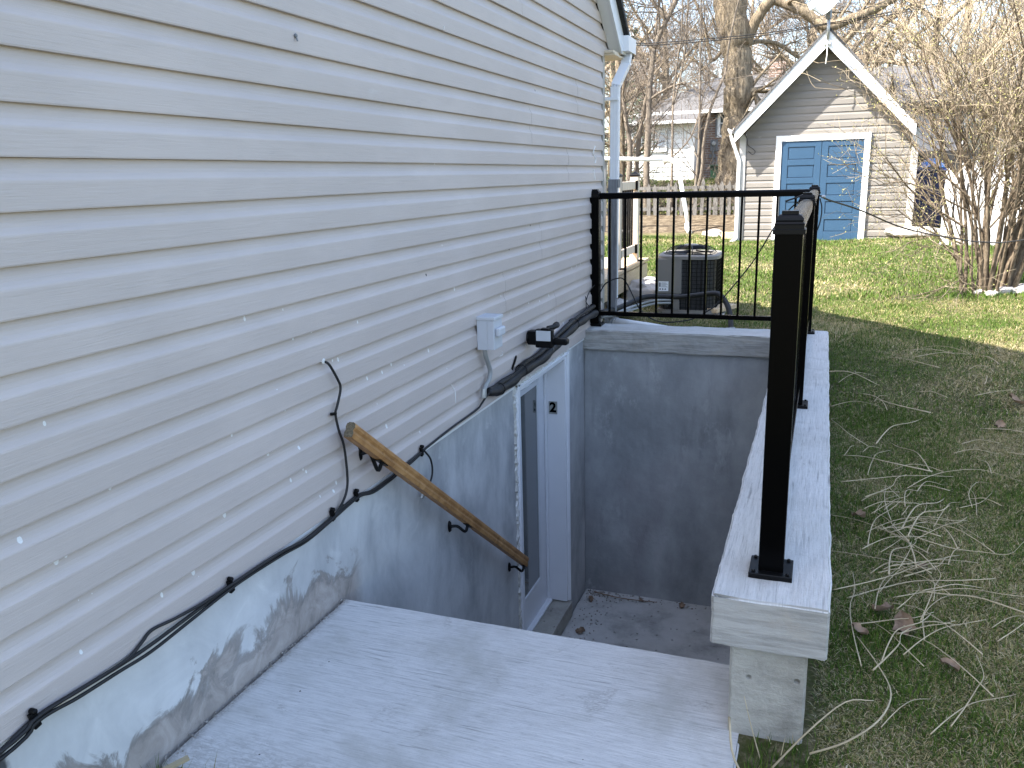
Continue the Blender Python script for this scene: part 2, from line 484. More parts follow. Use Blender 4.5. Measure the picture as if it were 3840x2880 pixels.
def mat_brick():
    t = NT('far_brick')
    mp = t.coord((1, 1, 1), (math.pi / 2, 0, 0))
    br = t.n('TexBrick', {'Vector': mp, 'Color1': (.25, .155, .115), 'Color2': (.35, .235, .18), 'Mortar': (.42, .39, .36), 'Scale': 1.0, 'Mortar Size': .011, 'Brick Width': .23, 'Row Height': .076})
    return t.done(br.outputs[0], .9, None)
M_BRICK = mat_brick()
def mat_bark(name, a, b, c, sc=1.0):
    t = NT(name)
    g = t.noise(5 * sc, 6, .72, (2.6, 2.6, .42), .9)
    col = t.ramp(g, [(.30, a), (.5, b), (.70, c)])
    return t.done(col, .95, t.bump(g, 1.0, .06 / sc), Specular_IOR_Level=.15)
M_BARK = mat_bark('big_tree_bark', (.06, .046, .031), (.25, .20, .138), (.41, .335, .235), 1.4)
M_BARK2 = mat_bark('sapling_bark', (.09, .075, .06), (.20, .165, .13), (.31, .265, .21), 3)
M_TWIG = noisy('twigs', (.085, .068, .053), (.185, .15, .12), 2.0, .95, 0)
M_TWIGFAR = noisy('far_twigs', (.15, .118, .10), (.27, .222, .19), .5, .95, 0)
M_BUSHSTEM = mat_bark('bush_stem_bark', (.075, .055, .038), (.18, .14, .10), (.28, .225, .165), 4)
M_BUSHTWIG = noisy('bush_twigs', (.155, .12, .08), (.31, .255, .175), 3.0, .9, 0)
M_BUD = noisy('green_buds', (.30, .29, .09), (.48, .45, .17), 8, .7, 0)
M_NEEDLE = noisy('conifer_needles', (.012, .028, .014), (.05, .085, .035), 3, .8, 0)
M_STRAW = noisy('dry_stalk_straw', (.30, .24, .145), (.52, .44, .295), 5, .75, .2, 90)
M_LEAF = noisy('dead_leaf_brown', (.13, .085, .055), (.30, .21, .14), 14, .85, .4, 60)
M_ACBEIGE = plain('condenser_beige', (.175, .163, .145), .5)
M_COIL = noisy('condenser_coil', (.010, .010, .011), (.03, .03, .032), 60, .55, .4, 90)
M_PAPER = plain('white_sticker', (.78, .79, .80), .5)
M_PRINT = plain('printed_grey', (.10, .11, .14), .6)
M_SILVER = plain('silver_foil', (.36, .37, .35), .38, .4)
M_METERGREY = plain('meter_grey', (.16, .17, .18), .5)
M_GALV = plain('galvanised_steel', (.40, .41, .41), .45, .6)
M_DISH = plain('dish_grey', (.62, .63, .65), .4)
M_BINBLUE = plain('navy_bin', (.008, .014, .06), .4)
M_TARP = noisy('blue_tarp', (.02, .13, .42), (.06, .26, .62), 8, .4, .6, 12, bdist=.02)
M_BINGREEN = plain('green_bin', (.008, .035, .018), .4)
M_FENCEOLD = mat_lumber('old_picket_wood', (.06, .055, .05), (.20, .19, .175), (10, 10, 1.5))
M_HOUSEGREY = noisy('pinkish_grey_siding', (.42, .385, .38), (.50, .465, .455), 2, .7, .1, 40)
def mat_lawn():
    t = NT('lawn_soil'); x, y, z = t.sep()
    p = t.noise(1.7, 6, .65, (1, 1, 1), .6)
    col = t.ramp(p, [(.32, (.035, .050, .014)), (.5, (.075, .080, .028)), (.68, (.15, .125, .062))])
    f = t.noise(26, 6, .75)
    col = t.mix(t.smooth(f, .42, .68), col, t.ramp(t.noise(50, 4, .7), [(.35, (.085, .068, .043)), (.65, (.25, .21, .135))]))
    # the bare bed in front of the picket fence
    bed = t.math('MULTIPLY', t.smooth(y, 16.9, 17.25), t.smooth(y, 19.6, 19.2))
    bed = t.math('MULTIPLY', bed, t.smooth(x, .6, .2))
    soil = t.ramp(t.noise(7, 6, .75), [(.32, (.045, .034, .022)), (.5, (.105, .082, .056)), (.68, (.21, .175, .125))])
    col = t.mix(bed, col, soil)
    return t.done(col, .95, t.bump(f, .8, .03), Specular_IOR_Level=.1)
M_LAWN = mat_lawn()
def mat_grass():
    t = NT('grass_blades')
    a = t.n('Attribute', attribute_name='tint').outputs['Fac']
    col = t.ramp(a, [(0.0, (.022, .050, .006)), (.28, (.055, .105, .010)), (.50, (.105, .155, .022)), (.62, (.20, .17, .06)), (.82, (.32, .265, .13)), (1.0, (.44, .38, .24))])
    return t.done(col, .7, None, Specular_IOR_Level=.2)
M_GRASS = mat_grass()
# ------------------------------------------------------------------ the ground
def ss(a, b, x):
    t = np.clip((x - a) / (b - a), 0, 1); return t * t * (3 - 2 * t)

def ground_z(x, y):
    x = np.asarray(x, float); y = np.asarray(y, float)
    z = np.interp(y, [-6, 1.5, 2.3, 4, 6, 8, 12, 16, 17.2, 19, 23, 27, 40, 90], [-.66, -.53, -.46, -.30, -.15, -.13, -.09, -.03, .04, .27, .62, 1.0, 1.05, 1.05])
    z = z + .055 * np.clip(x - 1.9, 0, 4) * ss(3.5, 8, y) * (1 - ss(19, 26, y))
    z = z + .012 * np.sin(x * 2.1 + y * .7) * np.sin(y * 1.3 - x * .4) + .008 * np.sin(x * 5.3 + 1) * np.sin(y * 4.1)
    return z

def make_ground():
    xs = np.unique(np.concatenate([np.linspace(-60, -9, 12), np.linspace(-9, 0, 16), np.linspace(0, 1.62, 12), [1.66], np.linspace(1.70, 9, 60), np.linspace(9, 70, 14)]))
    ys = np.unique(np.concatenate([np.linspace(-40, -3, 8), np.linspace(-3, 1.9, 14), np.linspace(1.9, 2.33, 4), np.linspace(2.33, 6.6, 32), np.linspace(6.6, 7.0, 3), np.linspace(7.0, 20, 80), np.linspace(20, 45, 30), np.linspace(45, 160, 10)]))
    X, Y = np.meshgrid(xs, ys, indexing='ij'); Z = ground_z(X, Y)
    P = np.stack([X, Y, Z], -1); nu, nv = X.shape
    cx = (xs[:-1] + xs[1:]) / 2; cy = (ys[:-1] + ys[1:]) / 2
    CX, CY = np.meshgrid(cx, cy, indexing='ij')
    hole = (CX > 0) & (CX < 1.62) & (CY > 1.9) & (CY < 2.33) | (CX > 0) & (CX < 1.70) & (CY > 2.33) & (CY < 6.6) | (CX > -8) & (CX < 0) & (CY > -3) & (CY < 7.0)
    i, j = np.where(~hole)
    q = np.stack([i * nv + j, (i + 1) * nv + j, (i + 1) * nv + j + 1, i * nv + j + 1], -1)
    return struct(B().add(P.reshape(-1, 3), {4: q}).build('lawn', M_LAWN, smooth=True))
make_ground()

# landing slab with the flight of steps under its far edge, and the floor of the well
sl = rough_box(0.012, 1.632, 1.62, 2.67, -.60, -.466, .05, .0022, .006, .02, 3.0)
struct(sl.build('landing_slab', M_SLAB))
st = B()
for k in range(7):
    st.box(0.012, 1.555, 2.68 + .255 * k, 2.68 + .255 * (k + 1), -2.40, -.466 - .231 * (k + 1))
struct(st.build('concrete_steps', M_CONC, bevel=.008))
struct(rough_box(0.012, 1.57, 4.47, 6.46, -2.45, -2.315, .08, .004, .004, 0, 5.0).build('well_floor', M_FLOOR))

# ------------------------------------------------------------------ retaining walls round the well
rw = thing('retaining_wall', 'long low concrete retaining wall with a broomed cap carrying the near black posts', 'wall', (1.69, 4.5, -.5))
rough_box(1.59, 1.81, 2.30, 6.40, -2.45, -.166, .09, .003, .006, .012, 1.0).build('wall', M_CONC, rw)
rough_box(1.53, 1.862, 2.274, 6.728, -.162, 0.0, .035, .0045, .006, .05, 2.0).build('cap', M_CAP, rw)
rb = thing('retaining_wall', 'tall shaded concrete wall closing the far end of the stairwell below the railing', 'wall', (.8, 6.5, -1))
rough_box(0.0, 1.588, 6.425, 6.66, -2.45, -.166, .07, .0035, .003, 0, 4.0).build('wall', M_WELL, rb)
rough_box(-.015, 1.526, 6.394, 6.722, -.166, -.003, .035, .0075, .008, .05, 6.0).build('cap', M_BCAP, rb)

# ------------------------------------------------------------------ the house
hs = thing('house', 'beige vinyl sided house with a parged foundation and basement door', 'house', (0, 2.4, -.5))
SL = .765                                   # rake slope
def rake_y(z): return 7.19 - max(0.0, (z - 2.20)) / SL
# body behind the siding
b = B()
b.box(-7, -.24, -2.2, 6.985, -2.6, 2.20)
b.box(-.24, -.002, -2.2, 6.985, -.05, 2.20)
n = 5
gy0, gy1, gz = -2.39, 7.19, 2.20
b.add([(-.002, -2.2, 2.2), (-.002, 6.985, 2.2), (-.002, 2.4, 5.86), (-7, -2.2, 2.2), (-7, 6.985, 2.2), (-7, 2.4, 5.86)],
      {3: [(0, 1, 2), (5, 4, 3)], 4: [(0, 3, 4, 1), (1, 4, 5, 2), (2, 5, 3, 0)]})
b.build('wall', M_SHEDSIDE, hs)
# foundation with the doorway left open
f = B()
fb = rough_box(-.24, 0.0, -2.2, 4.752, -2.6, -.052, .10, .0025, .002, 0, 8.0)
f.add(fb.v[0], {k: v[0] for k, v in fb.f.items()})
fb = rough_box(-.24, 0.0, 5.932, 6.985, -2.6, -.052, .10, .0025, .002, 0, 9.0)
f.add(fb.v[0], {k: v[0] for k, v in fb.f.items()})
f.box(-.24, -.003, 4.752, 5.932, -2.6, -2.31)
f.box(-.24, -.01, 4.752, 5.932, -.074, -.052)
f.build('foundation', M_PARGE, hs, smooth=False)

# siding: double-course panels lapped end to end
CO = .1222; Z0 = -.063
prof = [(.004, .0), (.0220, .0), (.0230, .004), (.0226, .066), (.0216, .0705), (.0168, .0775), (.0118, .0865), (.0085, .098), (.0070, .110), (.0064, CO)]
SEAMS = {0: [3.3], 1: [2.9, 5.6], 2: [1.2, 4.6], 3: [1.78, 5.3], 4: [3.94], 5: [2.235, 5.95], 6: [1.15, 5.139], 7: [2.7, 6.2], 8: [3.865],
         9: [2.0, 5.0], 10: [1.0, 4.2], 11: [3.1], 12: [2.2, 4.9], 13: [3.6], 14: [2.6], 15: [3.2], 16: [2.4]}
for row in range(17):
    zr = Z0 + 2 * CO * row
    P = [(x, zr + k * CO + z) for k in range(2) for x, z in prof]
    ends = [-2.2] + SEAMS[row] + [99]
    for s in range(len(ends) - 1):
        proud = .0014 if s % 2 == 0 else 0.0
        ya, yb = ends[s], ends[s + 1] + (.02 if ends[s + 1] < 50 else 0)
        ymax = 6.955 if zr < 2.1 else 99
        top = min(yb, ymax, rake_y(zr) - .02)
        if top - ya < .1: continue
        m = max(2, int((top - ya) / .45))
        G = np.zeros((m + 1, len(P), 3)); sd = row * 7.3 + s * 2.1
        for i in range(m + 1):
            for k, (x, z) in enumerate(P):
                y1 = min(yb, 6.955 if z < 2.172 else 99, rake_y(z) - .02)
                y = ya + (y1 - ya) * i / m
                w = .45 * noise.noise(Vector((y * .9, row * 3.3, 0)))
                w2 = noise.noise(Vector((y * .7, sd + 9, 4 + (k // len(prof)))))
                G[i, k] = (x + .0022 * w + proud + (.0012 * w2 if k % len(prof) in (1, 2, 3) else 0), y, z + .0022 * w2)
        bb = B().grid(G)
        e = len(P)
        o = bb.build('siding_panel', M_SIDING, hs)
        o.modifiers.new('solid', 'SOLIDIFY').thickness = .0012
# starter strip and corner board
B().box(0.001, .010, -2.2, 6.95, -.085, -.056).build('starter_strip', M_WHITEP, hs)
B().box(-.03, .020, 6.972, 7.03, .02, 2.21).build('corner_board', plain('corner_beige', (.40, .38, .34), .55), hs, bevel=.002)
B().bar((.085, 7.055, 1.17), (.082, 7.055, .03), .075, .045, (0, 1, 0)).build('corner_post', M_GREYWOOD, hs, bevel=.003)
# roof, rake, soffit
b = B()
for sgn in (1, -1):
    def yz(d): return (2.4 + sgn * d, 6.085 - SL * d)
    ya, za = yz(0); yb, zb = yz(5.06)
    V = [(.165, ya, za), (.165, yb, zb), (.165, yb, zb - .05), (.165, ya, za - .05), (-7.2, ya, za), (-7.2, yb, zb), (-7.2, yb, zb - .05), (-7.2, ya, za - .05)]
    b.add(V, {4: [(0, 1, 2, 3), (7, 6, 5, 4), (0, 4, 5, 1), (2, 6, 7, 3), (1, 5, 6, 2), (0, 3, 7, 4)]})
b.build('roof', M_ROOFDARK, hs)
b = B()
def rz(y): return 2.20 + SL * (7.19 - y)
# outer fascia face and the soffit under the rake overhang
b.add([(.125, 7.47, rz(7.47) + .19), (.125, 2.4, rz(2.4) + .19), (.125, 2.4, rz(2.4) - .02), (.125, 7.19, rz(7.19) - .02), (.125, 7.36, rz(7.19) - .02),
       (.110, 7.47, rz(7.47) + .19), (.110, 2.4, rz(2.4) + .19), (.110, 2.4, rz(2.4) - .02), (.110, 7.19, rz(7.19) - .02), (.110, 7.36, rz(7.19) - .02)],
      {5: [(0, 1, 2, 3, 4), (9, 8, 7, 6, 5)], 4: [(0, 5, 6, 1), (2, 7, 8, 3), (3, 8, 9, 4), (4, 9, 5, 0)]})
b.build('rake_fascia', M_WHITEPVC, hs)
b = B()
b.add([(.02, 2.4, rz(2.4) - .012), (.11, 2.4, rz(2.4) - .012), (.11, 7.19, rz(7.19) - .012), (.02, 7.19, rz(7.19) - .012),
       (.02, 2.4, rz(2.4) + .003), (.11, 2.4, rz(2.4) + .003), (.11, 7.19, rz(7.19) + .003), (.02, 7.19, rz(7.19) + .003)], {4: [(3, 2, 1, 0), (4, 5, 6, 7), (0, 1, 5, 4), (2, 3, 7, 6), (1, 2, 6, 5), (3, 0, 4, 7)]})
b.build('soffit', M_WHITEPVC, hs)
B().box(-7, .108, 7.0, 7.36, 2.150, 2.166).box(.0, .10, 6.985, 7.19, 2.166, 2.185).build('eave_soffit', M_SOFFIT, hs)
g = B()
outl = [(0, .12), (.005, .12), (.005, .006), (.085, .006), (.092, .05), (.118, .075), (.118, .12), (.124, .12), (.124, .070), (.098, .046), (.090, 0), (0, 0)]
outl = [(a * 2.35 - .17, c) for a, c in outl]
g.extrude(outl, (.175, 7.375, 2.20), (-7.2, 7.375, 2.20), (0, 1, 0), (0, 0, 1))
g.box(.171, .177, 7.207, 7.494, 2.20, 2.318)
go = g.build('gutter', M_WHITEPVC, hs)
# downspout of ribbed rectangular section
def ribbed(pts, w, d, ribs=3):
    b = B()
    for a, c in zip(pts[:-1], pts[1:]):
        b.bar(a, c, w, d, (0, 1, 0))
        t = (Vector(c) - Vector(a)).normalized(); s = t.cross(Vector((0, 1, 0))).normalized()
        for k in range(ribs):
            off = s * (w * ((k + .5) / ribs - .5)) - Vector((0, d / 2, 0))
            b.bar(Vector(a) + off, Vector(c) + off, w / ribs * .42, .008, (0, 1, 0))
    return b
ds = ribbed([(.125, 7.40, 2.21), (.130, 7.30, 2.10), (.088, 7.115, 1.915), (.082, 7.10, .16)], .072, .055).build('downspout', M_WHITEPVC, hs)
B().box(.0, .123, 7.065, 7.132, 1.805, 1.832).build('strap', M_WHITEPVC, ds, bevel=.002)
B().box(.062, .13, 7.05, 7.14, 1.10, 1.17).build('coupling', M_GREYWOOD, ds)

# basement door, set deep in the wall
dr = B()
dr.box(-.205, -.165, 4.87, 5.865, -2.15, -.135)
door = dr.build('door', M_DOORW, hs, bevel=.002)
b = B()                                     # raised lite frame
for x0, x1, y0, y1, z0, z1 in ((-.165, -.150, 4.985, 5.025, -1.90, -.255), (-.165, -.150, 5.66, 5.70, -1.90, -.255),
                               (-.165, -.150, 5.025, 5.66, -.295, -.255), (-.165, -.150, 5.025, 5.66, -1.90, -1.86)):
    b.box(x0, x1, y0, y1, z0, z1)
b.build('lite_frame', M_WHITEPVC, door, bevel=.004)
B().box(-.164, -.158, 5.027, 5.658, -1.858, -.297).build('glass', M_GLASS, door)
b = B()                                     # jambs, stop and head
b.box(-.235, .004, 4.838, 4.868, -2.155, -.105); b.box(-.235, .004, 5.868, 5.898, -2.155, -.105)
b.box(-.235, .004, 4.868, 5.868, -.133, -.105)
b.box(-.163, -.140, 4.870, 4.882, -2.15, -.135); b.box(-.163, -.140, 5.855, 5.867, -2.15, -.135)
b.box(-.165, -.120, 4.87, 5.865, -2.165, -2.148)
b.build('jamb', M_DOORW, door, bevel=.002)
b = B()                                     # brick mould round the opening
for y0, y1 in ((4.765, 4.838), (5.898, 5.936)):
    b.box(-.01, .016, y0, y1, -2.16, -.077); b.box(-.01, .024, y0 + .008, y0 + .026, -2.16, -.08)
b.box(-.01, .016, 4.765, 5.936, -.106, -.077); b.box(-.01, .023, 4.772, 5.93, -.101, -.088)
b.build('casing', M_DOORW, door, bevel=.003)
B().box(-.15, .034, 4.80, 5.915, -2.30, -2.168).build('sill', M_CONC, door, bevel=.006)
# expanding-foam and mortar filler, ragged
b = B()
def ragged(p0, p1, out, w0, w1, th, n, seed):
    p0 = Vector(p0); p1 = Vector(p1); out = Vector(out)
    rr = random.Random(seed); G = np.zeros((n + 1, 4, 3))
    for i in range(n + 1):
        p = p0.lerp(p1, i / n); w = rr.uniform(w0, w1) * (1 + .6 * noise.noise(Vector((i * .23, seed, 0)))); h = th * rr.uniform(.5, 1.2)
        for k, (a, hh) in enumerate(((0, 0), (.15, h), (.8, h * rr.uniform(.6, 1.1)), (1, -.002))):
            q = p + out * (w * a) + Vector((hh, 0, 0)); G[i, k] = tuple(q)
    b.grid(G)
ragged((.001, 4.768, -2.2), (.001, 4.768, -.06), (0, -1, 0), .010, .034, .014, 120, 1)
ragged((.001, 4.75, -.079), (.001, 5.94, -.079), (0, 0, 1), .014, .040, .024, 80, 2)
b.build('foam_filler', M_FOAM, door)
# the number plate on the far jamb
B().box(-.128, -.060, 5.8635, 5.867, -.572, -.472).build('number_plate', M_SILVER, door)
def text_mesh(name, txt, mat, parent, size, mtx, bold=0.0, extr=.0005):
    cu = bpy.data.curves.new(name, 'FONT'); cu.body = txt; cu.size = size; cu.offset = bold; cu.extrude = extr; cu.align_x = 'CENTER'; cu.align_y = 'CENTER'
    t = bpy.data.objects.new(name + '_src', cu); C.objects.link(t)
    dg = bpy.context.evaluated_depsgraph_get()
    me = bpy.data.meshes.new_from_object(t.evaluated_get(dg)); bpy.data.objects.remove(t)
    me.transform(Matrix.Translation(-BASE[parent.name]) @ mtx)
    me.polygons.foreach_set('use_smooth', np.zeros(len(me.polygons), bool))
    me.materials.clear(); me.materials.append(mat)
    o = bpy.data.objects.new(name, me); C.objects.link(o); o.parent = parent; BASE[o.name] = BASE[parent.name]
    return o
face_front = Matrix(((1, 0, 0, 0), (0, 0, -1, 0), (0, 1, 0, 0), (0, 0, 0, 1)))       # text facing -Y
text_mesh('number_two', '2', M_BLACK, door, .105, Matrix.Translation((-.094, 5.862, -.522)) @ face_front, .0042)
# ------------------------------------------------------------------ black railing on the caps
rl = thing('railing', 'black metal railing with thin balusters and capped posts on the concrete caps', 'railing', (1.0, 6.6, 0))
RX, RY = 1.69, 6.62
def post(x, y, h=1.065, s=.074):
    p = B().box(x - s / 2, x + s / 2, y - s / 2, y + s / 2, .0, h).build('post', M_BLACK, rl, bevel=.003)
    r = math.sqrt(2) / 2
    pr = [(.0435, h - .030), (.0435, h - .017), (.0395, h - .016), (.0395, h - .005), (.0405, h - .002), (.0375, h + .001), (.0355, h + .004), (.0375, h + .008), (.0365, h + .014),
          (.0320, h + .019), (.0300, h + .021), (.0280, h + .022), (.0225, h + .024), (.0225, h + .033), (.0010, h + .034)]
    B().lathe([(a / r * 1.0, z) for a, z in pr], (x, y, 0), n=4, square=True).build('post_cap', M_BLACKM, p, bevel=.0006)
    bp = B().box(x - s / 2 - .027, x + s / 2 + .027, y - s / 2 - .027, y + s / 2 + .027, -.002, .016)
    for i in (-1, 1):
        for j in (-1, 1):
            bp.lathe([(.007, .016), (.007, .021), (.004, .023)], (x + i * .050, y + j * .050, 0), n=6)
    bp.build('base_plate', M_BLACKM, p, bevel=.004)
posts = [(1.687, 2.483), (1.692, 4.47), (1.699, 6.62), (.046, 6.62)]
for p in posts: post(*p)
def rail_prof(w, h, dome):
    n = 8; o = [(-w / 2, -h / 2), (w / 2, -h / 2)]
    for k in range(n + 1):
        a = math.pi * k / n
        o.append((w / 2 * math.cos(a), h / 2 - dome + dome * math.sin(a)))
    return o
def panel(a, b, nb):
    a = Vector(a); b = Vector(b); t = (b - a).normalized(); s = t.cross(Vector((0, 0, 1)))
    a2, b2 = a + t * .037, b - t * .037
    B().extrude(rail_prof(.058, .050, .018), a2 + Vector((0, 0, 1.045)), b2 + Vector((0, 0, 1.045)), s, (0, 0, 1)).build('top_rail', M_BLACK, rl)
    B().extrude([(-.019, -.017), (.019, -.017), (.019, .017), (-.019, .017)], a2 + Vector((0, 0, .100)), b2 + Vector((0, 0, .100)), s, (0, 0, 1)).build('bottom_rail', M_BLACK, rl, bevel=.002)
    for k in range(nb):
        p = a.lerp(b, 0)
        q = a + (b - a) * ((k + 1) / (nb + 1))
        B().box(q.x - .0085, q.x + .0085, q.y - .0085, q.y + .0085, .115, 1.022).build('baluster', M_BLACK, rl)
panel((.038, 6.62, 0), (1.699, 6.62, 0), 12)
panel((1.692, 4.47, 0), (1.699, 6.62, 0), 16)
panel((1.687, 2.483, 0), (1.692, 4.47, 0), 15)

# ------------------------------------------------------------------ stained wooden handrail
hr = thing('handrail', 'stained wooden handrail sloping down the house wall on black brackets', 'handrail', (.09, 3.65, -.5))
ha, hb = Vector((.090, 2.675, .268)), Vector((.086, 4.665, -1.225))
t = (hb - ha).normalized(); su = Vector((1, 0, 0)); up = t.cross(su).normalized(); up = -up if up.z < 0 else up
oc = [(-.019, -.031), (.019, -.031), (.021, -.012), (.016, .000), (.021, .012), (.019, .026), (.009, .033), (-.009, .033), (-.019, .026), (-.021, .012), (-.016, 0), (-.021, -.012)]
B().extrude(oc, ha, hb, su, up).build('rail', M_RAILWOOD, hr, bevel=.0015)
B().extrude([(p[0] * .97, p[1] * .97) for p in oc], ha - t * .0015, ha + t * .002, su, up).build('end_grain', M_ENDGRAIN, hr)
for i, (y, z, face) in enumerate(((2.848, .108, .018), (3.712, -.586, .003), (4.577, -1.233, .003))):
    q = ha + (hb - ha) * ((y + .075 - ha.y) / (hb.y - ha.y)) - up * .033
    b = B().lathe([(.004, -.014), (.020, -.012), (.022, 0.0), (.0, .0)][::-1], (face + .012, y, z), 'X', 16, 1, 1.0)
    b = B()
    b.lathe([(.018, .0), (.019, .004), (.015, .011), (.006, .013)], (face, y, z), 'X', 20, .75, 1.75)
    b.tubes([(spline([(face + .008, y, z), (face + .040, y + .018, z - .002), (q.x - .008, q.y - .022, q.z - .026), (q.x, q.y, q.z - .002)], 5), .0085)], 8)
    b.bar(q - t * .038, q + t * .038, .026, .005, up)
    for k in (-1, 1): b.lathe([(.0045, 0), (.0045, .004), (.002, .006)], (face + .008, y, z + k * .020), 'X', 6)
    b.build('bracket', M_BLACKM, hr, smooth=False)

# ------------------------------------------------------------------ fittings on the siding
bx = thing('disconnect_box', 'grey electrical disconnect box with a raised switch cover on the siding', 'electrical box', (.02, 4.2, .28))
b = B().box(.022, .084, 4.14, 4.262, .286, .462)
b.build('enclosure', M_BOXGREY, bx, bevel=.004)
b = B(); b.box(.0835, .125, 4.138, 4.266, .288, .452); b.build('front_cover', M_BOXGREY, bx, bevel=.005)
b = B().box(.02, .131, 4.134, 4.270, .452, .472); b.build('rain_hood', M_BOXGREY, bx, bevel=.004)
B().box(.1245, .152, 4.152, 4.252, .360, .410).build('switch_cover', M_BOXGREY, bx, bevel=.010)
b = B(); b.tubes([([(.052 + .015 * math.cos(a), 4.1395, .318 + .015 * math.sin(a)) for a in np.linspace(0, 6.2832, 21)], .0012)], 4, False); b.build('knockout', M_BOXGREY, bx)
cd = thing('conduit', 'short grey flexible conduit dropping from the electrical box', 'conduit', (.05, 4.2, .1))
pts = spline([(.055, 4.165, .288), (.055, 4.175, .25), (.052, 4.215, .20), (.050, 4.248, .145), (.050, 4.228, .10), (.048, 4.170, .068), (.045, 4.152, .040)], 8)
B().tubes([(pts, [.0125 + .0012 * (k % 2) for k in range(len(pts))])], 10).build('tube', M_CONDUIT, cd, smooth=True)
B().tubes([([(.046, 4.157, .062), (.045, 4.152, .03), (.045, 4.150, .012)], [.017, .018, .017])], 8).build('connector', M_GALV, cd)

fl = thing('floodlight', 'black wall floodlight with a pale lens hung above the door', 'floodlight', (.12, 4.95, .2))
b = B(); b.box(.028, .125, 4.955, 5.03, .155, .245); b.lathe([(.03, .02), (.045, .022), (.045, .036), (.03, .04)], (0, 4.99, .20), 'X', 16); b.build('bracket', M_BLACKM, fl, bevel=.006)
B().box(.098, .212, 4.905, 4.955, .150, .268).build('housing', M_BLACKM, fl, bevel=.007)
B().box(.107, .203, 4.899, 4.9055, .196, .262).build('lens', plain('lens_white', (.55, .58, .62), .25), fl, bevel=.002)
B().box(.140, .190, 4.895, 4.94, .268, .277).build('sensor', M_BLACKM, fl, bevel=.003)
B().box(.19, .30, 4.935, 5.0, .165, .205).build('head', M_BLACKM, fl, bevel=.012)
B().tubes([(spline([(.16, 4.98, .265), (.20, 5.05, .27), (.16, 5.16, .262), (.09, 5.28, .20)], 6), .016)], 8).build('cable', M_RUBBER, fl, smooth=True)

ls = thing('line_set', 'thick black insulated pipes strapped along the siding above the door', 'pipe', (.05, 5.2, .05))
path = [(.055, 6.60, .105), (.06, 6.30, .112), (.06, 6.00, .105), (.06, 5.72, .085), (.062, 5.42, .045), (.064, 5.12, .020), (.060, 4.82, .022), (.055, 4.60, .002), (.05, 4.38, .000), (.045, 4.22, .022)]
p1 = spline(path, 8)
rr = [.028 + .004 * math.sin(k * .7) for k in range(len(p1))]; rr[-6:] = [.026, .025, .024, .022, .02, .018]
B().tubes([(p1, rr)], 12).build('insulated_pipe', M_RUBBER, ls, smooth=True)
p2 = spline([(.05, 6.56, .165), (.055, 6.2, .165), (.05, 5.78, .135), (.05, 5.40, .095), (.05, 5.1, .060), (.045, 4.86, .058), (.045, 4.68, .030), (.04, 4.42, .028), (.04, 4.24, .03)], 8)
B().tubes([(p2, [.016 + .003 * math.sin(k * .5) for k in range(len(p2))])], 10).build('insulated_pipe', M_RUBBER, ls, smooth=True)
def tie(y, z, r, parent, x=.05):
    a = [(x + r * math.cos(k * math.pi / 8), y, z + r * math.sin(k * math.pi / 8)) for k in range(17)]
    B().tubes([(a, .003)], 4, False).build('cable_tie', M_BLACKM, parent)
tie(4.38, .006, .036, ls); tie(4.77, .028, .038, ls); tie(5.95, .12, .044, ls)
B().bar((.03, 4.66, .06), (.03, 4.74, .125), .018, .006, (1, 0, 0)).build('hanger_strap', M_BLACKM, ls)
B().tubes([(spline([(.09, 5.30, .12), (.085, 5.34, .05), (.06, 5.33, -.01)], 5), .0025)], 4).build('tie_wire', M_GALV, ls)

cb = thing('cable_run', 'bundle of thin black cables clipped along the bottom edge of the siding', 'cable', (.03, 2.5, -.06))
main = [(.05, 4.40, .022), (.052, 4.30, .030), (.05, 4.19, .014), (.045, 4.12, -.014), (.036, 4.06, -.036), (.032, 3.75, -.043), (.032, 3.53, -.052), (.034, 3.41, -.056), (.034, 3.22, -.066),
        (.034, 2.93, -.078), (.034, 2.79, -.054), (.034, 2.61, -.066), (.034, 2.41, -.082), (.034, 2.24, -.066), (.034, 2.0, -.060), (.034, 1.77, -.066), (.034, 1.62, -.070), (.034, 1.51, -.066), (.034, 1.37, -.056), (.034, 1.25, -.050), (.034, 1.12, -.078), (.034, .95, -.10), (.034, .3, -.10)]
B().tubes([(spline(main, 6), .0058)], 8).build('cable', M_RUBBER, cb, smooth=True)
m2 = [(.030, 3.42, -.064), (.040, 3.22, -.074), (.040, 2.93, -.086), (.040, 2.79, -.060), (.040, 2.60, -.074), (.038, 2.41, -.090), (.038, 2.24, -.076), (.04, 2.0, -.066), (.04, 1.77, -.078), (.04, 1.62, -.086), (.04, 1.5, -.078), (.04, 1.37, -.070), (.04, 1.25, -.058), (.04, 1.12, -.088), (.04, .3, -.115)]
B().tubes([(spline(m2, 6), .0052)], 8).build('cable', M_RUBBER, cb, smooth=True)
m3 = [(.045, 2.66, -.045), (.045, 2.60, -.066), (.044, 2.41, -.078), (.044, 2.24, -.060), (.044, 2.0, -.052), (.040, 1.85, -.050), (.034, 1.73, -.042), (.030, 1.645, -.032), (.032, 1.60, -.046), (.036, 1.54, -.062), (.040, 1.42, -.056), (.042, 1.25, -.046), (.042, 1.12, -.07), (.042, .3, -.10)]
B().tubes([(spline(m3, 6), .0050)], 8).build('cable', M_RUBBER, cb, smooth=True)
tail = [(.035, 3.40, -.052), (.034, 3.425, -.075), (.036, 3.47, -.125), (.036, 3.483, -.19), (.034, 3.458, -.238), (.030, 3.40, -.268)]
B().tubes([(spline(tail, 6), .0048)], 8).build('loose_tail', M_RUBBER, cb, smooth=True)
B().tubes([([(.03, 3.405, -.262), (.03, 3.378, -.276), (.028, 3.366, -.290)], [.010, .013, .009])], 8).build('connector', M_GALV, cb)
